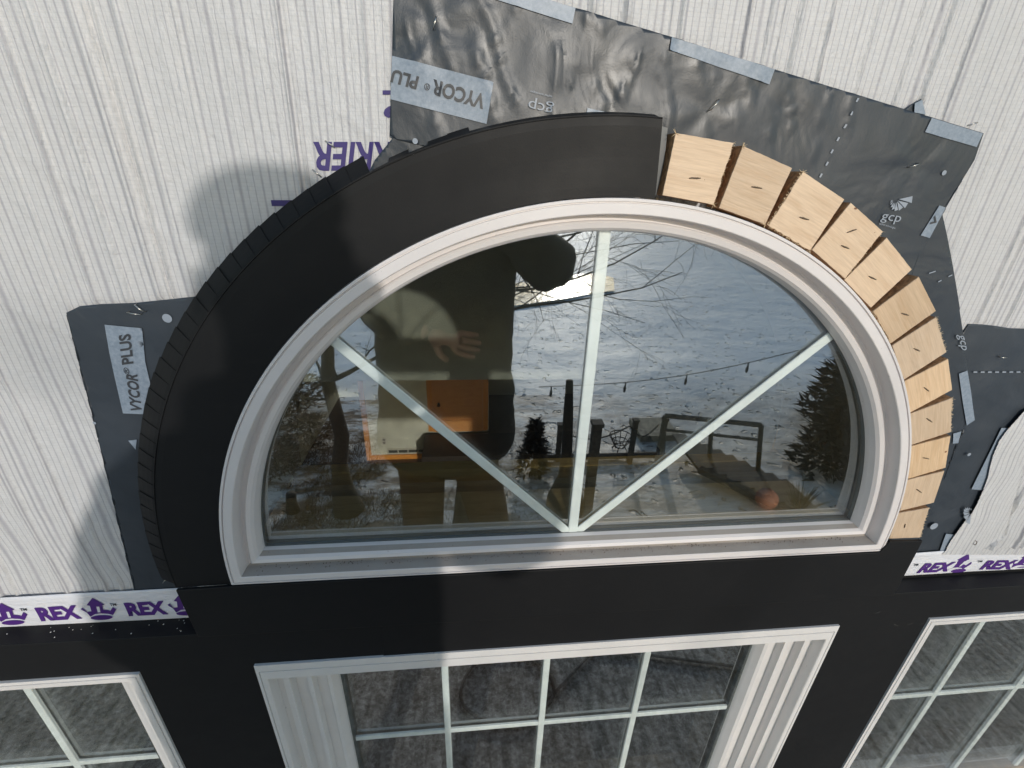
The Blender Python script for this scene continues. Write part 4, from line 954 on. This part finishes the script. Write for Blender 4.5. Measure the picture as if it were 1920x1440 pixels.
tag(gm.build('dry_grass', BRN), 'thin brown dry grass poking through the snow', 'grass', kind='stuff')

# ------------------------------------------------------------------ the photographer
def skin_mesh(nodes, edges, name, m, parent, root=0, sub=2):
    me = D2.meshes.new(name); me.from_pydata([n[0] for n in nodes], edges, []); o = D2.objects.new(name, me); COL.objects.link(o)
    sk_ = o.modifiers.new('skin', 'SKIN'); sk_.use_smooth_shade = True
    for i, n in enumerate(nodes):
        r = n[1]; me.skin_vertices[0].data[i].radius = (r, r) if isinstance(r, (int, float)) else r; me.skin_vertices[0].data[i].use_root = (i == root)
    sb = o.modifiers.new('sub', 'SUBSURF'); sb.levels = sub; sb.render_levels = sub
    bpy.context.view_layer.update(); dg = bpy.context.evaluated_depsgraph_get(); nm = D2.meshes.new_from_object(o.evaluated_get(dg)); D2.objects.remove(o)
    nm.materials.clear(); nm.materials.append(m); nm.polygons.foreach_set('use_smooth', [True]*len(nm.polygons)); o = D2.objects.new(name, nm); COL.objects.link(o); o.parent = parent; return o
per_ = empty('person', 'person in dark jacket and brown trousers holding up a phone, mirrored in the pane', 'person')
SKINM = m_simple('skin', (.26,.14,.10), .55, 40, .1)
JACK = m_simple('charcoal_jacket', (.022,.023,.022), .85, 25, .2, .003, 300)
TROU = m_simple('brown_canvas_trousers', (.085,.050,.028), .9, 20, .2, .003, 250)
YB = -.86
head = Vector((-.150, YB+.03, .600))
hip = Vector((-.235, YB, -.33)); shL = Vector((-.375, YB, .335)); shR = Vector((-.030, YB, .365)); neck = Vector((-.17, YB, .44))
elL = Vector((-.435, YB+.03, .09)); hdL_ = Vector((-.235, YB+.16, .055)); elR = Vector((.112, YB+.10, .222)); hdR_ = Vector((-.085, -.515, .405))
kL, kR = Vector((-.325, YB+.02, -.72)), Vector((-.075, YB+.03, -.72)); fL, fR = Vector((-.335, YB, -1.14)), Vector((-.06, YB, -1.14))
nodes = [(hip, .12), (hip+Vector((.01, 0, .2)), (.12,.10)), ((shL+shR)/2+Vector((0,0,-.08)), (.13,.10)), (neck-Vector((0,0,.02)), .06), (neck+Vector((0,0,.06)), .05), (head-Vector((0,-.01,.07)), (.058,.065)), (head, (.078,.09)), (head+Vector((0,-.005,.055)), (.062,.07)),
 (shL, .055), (elL, .042), (hdL_.lerp(elL, .12), .026), (shR, .055), (elR, .042), (hdR_.lerp(elR, .12), .026), (hip+Vector((-.08,0,-.08)), .095), (kL, .06), (fL, .042), (hip+Vector((.09,0,-.08)), .095), (kR, .06), (fR, .042), (fL+Vector((0,.12,-.06)), .035), (fR+Vector((0,.12,-.06)), .035)]
edges = [(0,1),(1,2),(2,3),(3,4),(4,5),(5,6),(6,7),(2,8),(8,9),(9,10),(2,11),(11,12),(12,13),(0,14),(14,15),(15,16),(0,17),(17,18),(18,19),(16,20),(19,21)]
body = skin_mesh(nodes, edges, 'body', SKINM, per_)
def hand(w0, dirv, side, curl, name='hand'):
    dirv = dirv.normalized(); side = side.normalized(); nrm = dirv.cross(side).normalized()
    nodes = [(w0, .023), (w0+dirv*.045, (.030,.018)), (w0+dirv*.085, (.032,.014))]; ed = [(0,1),(1,2)]
    for k, (sx, ln) in enumerate(((-.030,.066), (-.010,.076), (.010,.072), (.029,.058))):
        p = w0+dirv*.088+side*sx; b0 = len(nodes); a = 0
        nodes.append((p, .010)); ed.append((2, b0))
        for j in range(3):
            a += curl; d = dirv*math.cos(a)+nrm*math.sin(a)+side*(sx*2.5); p = p+d.normalized()*ln/3*(1.15-.15*j); nodes.append((p, .0092-.0012*j)); ed.append((b0+j, b0+j+1))
    b0 = len(nodes); p = w0+dirv*.03-side*.026; nodes.append((p, .013)); ed.append((1, b0)); 
    for j, d in enumerate((dirv*.6-side*.9, dirv*.9-side*.5+nrm*.3)): p = p+d.normalized()*.034; nodes.append((p, .0115-.002*j)); ed.append((b0+j, b0+j+1))
    return skin_mesh(nodes, ed, name, SKINM, body, 0, 1)
hand(hdL_+Vector((-.03, .0, .012)), Vector((1, .12, -.32)), Vector((.25, 0, 1)), .20)
hand(hdR_-Vector((.0, .05, .04)), Vector((-.25, .55, .85)), Vector((.9, .35, 0)), .45)
# jacket, trousers, hat, boots follow the body
secs = [(-.435,-.228,.218,.135),(-.38,-.228,.238,.15),(-.30,-.228,.235,.155),(-.15,-.224,.222,.15),(0,-.222,.218,.15),(.12,-.220,.218,.145),(.22,-.215,.215,.14),(.30,-.210,.215,.13),(.36,-.205,.200,.115),(.405,-.195,.150,.10),(.435,-.185,.090,.085),(.485,-.175,.082,.082)]
jm = MB(); NA_, zs_ = 48, np.linspace(-.435, .485, 60)
for z in zs_:
    cx, hw_, hd_ = (np.interp(z, [q[0] for q in secs], [q[k] for q in secs]) for k in (1, 2, 3))
    for k in range(NA_):
        a = 2*math.pi*k/NA_; wr = 1+.05*(float(vnoise(a*2.2+4, z*16+a, 101))-.5)+.03*(float(vnoise(a*5, z*34, 102))-.5)
        jm.v.append((cx+hw_*wr*math.copysign(abs(math.cos(a))**.85, math.cos(a)), YB+hd_*wr*math.sin(a), z+.012*math.sin(a*3)*(z < -.41)))
for i_ in range(59):
    for k in range(NA_): q = i_*NA_+k; jm.f.append((q, i_*NA_+(k+1) % NA_, (i_+1)*NA_+(k+1) % NA_, q+NA_)); jm.m.append(0)
jo = jm.build('jacket', JACK, per_, True)
jk = [((shL+shR)/2+Vector((0,0,-.02)), .06), (shL+Vector((.02,0,-.03)), .085), (shL.lerp(elL, .5)+Vector((-.012,0,0)), .078), (elL, .080), (hdL_.lerp(elL, .55)+Vector((0,.01,-.01)), .064), (hdL_.lerp(elL, .30), .056), (hdL_.lerp(elL, .18), .050), (shR+Vector((-.03,0,-.03)), .085), (shR.lerp(elR, .5)+Vector((.01,0,-.02)), .082), (elR, .090), (hdR_.lerp(elR, .6), .070), (hdR_.lerp(elR, .30), .060), (hdR_.lerp(elR, .2), .050)]
sv = skin_mesh(jk, [(0,1),(1,2),(2,3),(3,4),(4,5),(5,6),(0,7),(7,8),(8,9),(9,10),(10,11),(11,12)], 'sleeves', JACK, jo)
for v in sv.data.vertices:
    n_ = .020*(float(vnoise(v.co.x*28+v.co.y*9, v.co.z*28, 103))-.5); v.co += v.normal*n_
tr_ = [(hip+Vector((0,0,-.02)), (.155,.12)), (hip+Vector((-.085,0,-.12)), .096), (kL, .082), (fL+Vector((0,0,.05)), .078), (hip+Vector((.10,0,-.12)), .096), (kR, .082), (fR+Vector((0,0,.05)), .078)]
skin_mesh(tr_, [(0,1),(1,2),(2,3),(0,4),(4,5),(5,6)], 'trousers', TROU, per_)
skin_mesh([(head+Vector((0,-.015,.03)), (.094,.102)), (head+Vector((0,-.02,.075)), (.080,.09)), (head+Vector((0,-.02,.105)), .045)], [(0,1),(1,2)], 'knit_hat', m_simple('grey_knit', (.05,.05,.055), .95, 200, .3), per_)
for f_ in (fL, fR): skin_mesh([(f_+Vector((0,-.05,-.065)), .045), (f_+Vector((0,.05,-.068)), .042), (f_+Vector((0,.14,-.075)), .034)], [(0,1),(1,2)], 'boot', m_simple('boot_leather', (.03,.02,.012), .6, 30, .2), per_)
# face
fc = MB()
def ball(mb, c, r, sx=1, sy=1, sz=1, n=8):
    b0 = len(mb.v)
    for i in range(n+1):
        for j in range(12): a, b = math.pi*i/n, 2*math.pi*j/12; mb.v.append((c[0]+r*sx*math.sin(a)*math.cos(b), c[1]+r*sy*math.sin(a)*math.sin(b), c[2]+r*sz*math.cos(a)))
    for i in range(n):
        for j in range(12): q = b0+i*12+j; mb.f.append((q, b0+i*12+(j+1) % 12, b0+(i+1)*12+(j+1) % 12, q+12)); mb.m.append(0)
for s_ in (-1, 1):
    fc = MB(); ball(fc, head+Vector((s_*.032, .083, -.005)), .011); fc.build('eye', mat('eye_white', (.6,.58,.55), .3), body, True)
    fc = MB(); ball(fc, head+Vector((s_*.083, 0, -.02)), .02, .4, .8, 1.4); fc.build('ear', SKINM, body, True)
fc = MB(); ball(fc, head+Vector((0, .098, -.03)), .013, .9, 1.3, 1.6); fc.build('nose', SKINM, body, True)
fc = MB(); ball(fc, head+Vector((0, .085, -.068)), .02, 1.2, .4, .3); fc.build('mouth', mat('lips', (.3,.10,.08), .5), body, True)
# phone, just behind the lens
ph = D2.objects.new('phone', None); COL.objects.link(ph); tag(ph, 'dark phone held up in front of the face by the mirrored person', 'phone'); ph.matrix_world = Matrix.Translation(CAM) @ RC.to_4x4()
mb = MB(); mb.box((-.125, -.058, .010), (.025, .014, .018)); o = mb.build('case', mat('phone_black', (.02,.02,.022), .3), ph); bv = o.modifiers.new('round', 'BEVEL'); bv.width = .003; bv.segments = 3
mb = MB(); mb.tube([(0, 0, .0099), (0, 0, .0085)], .006, 16); mb.build('lens', mat('phone_lens', (.005,.005,.01), .1), ph)
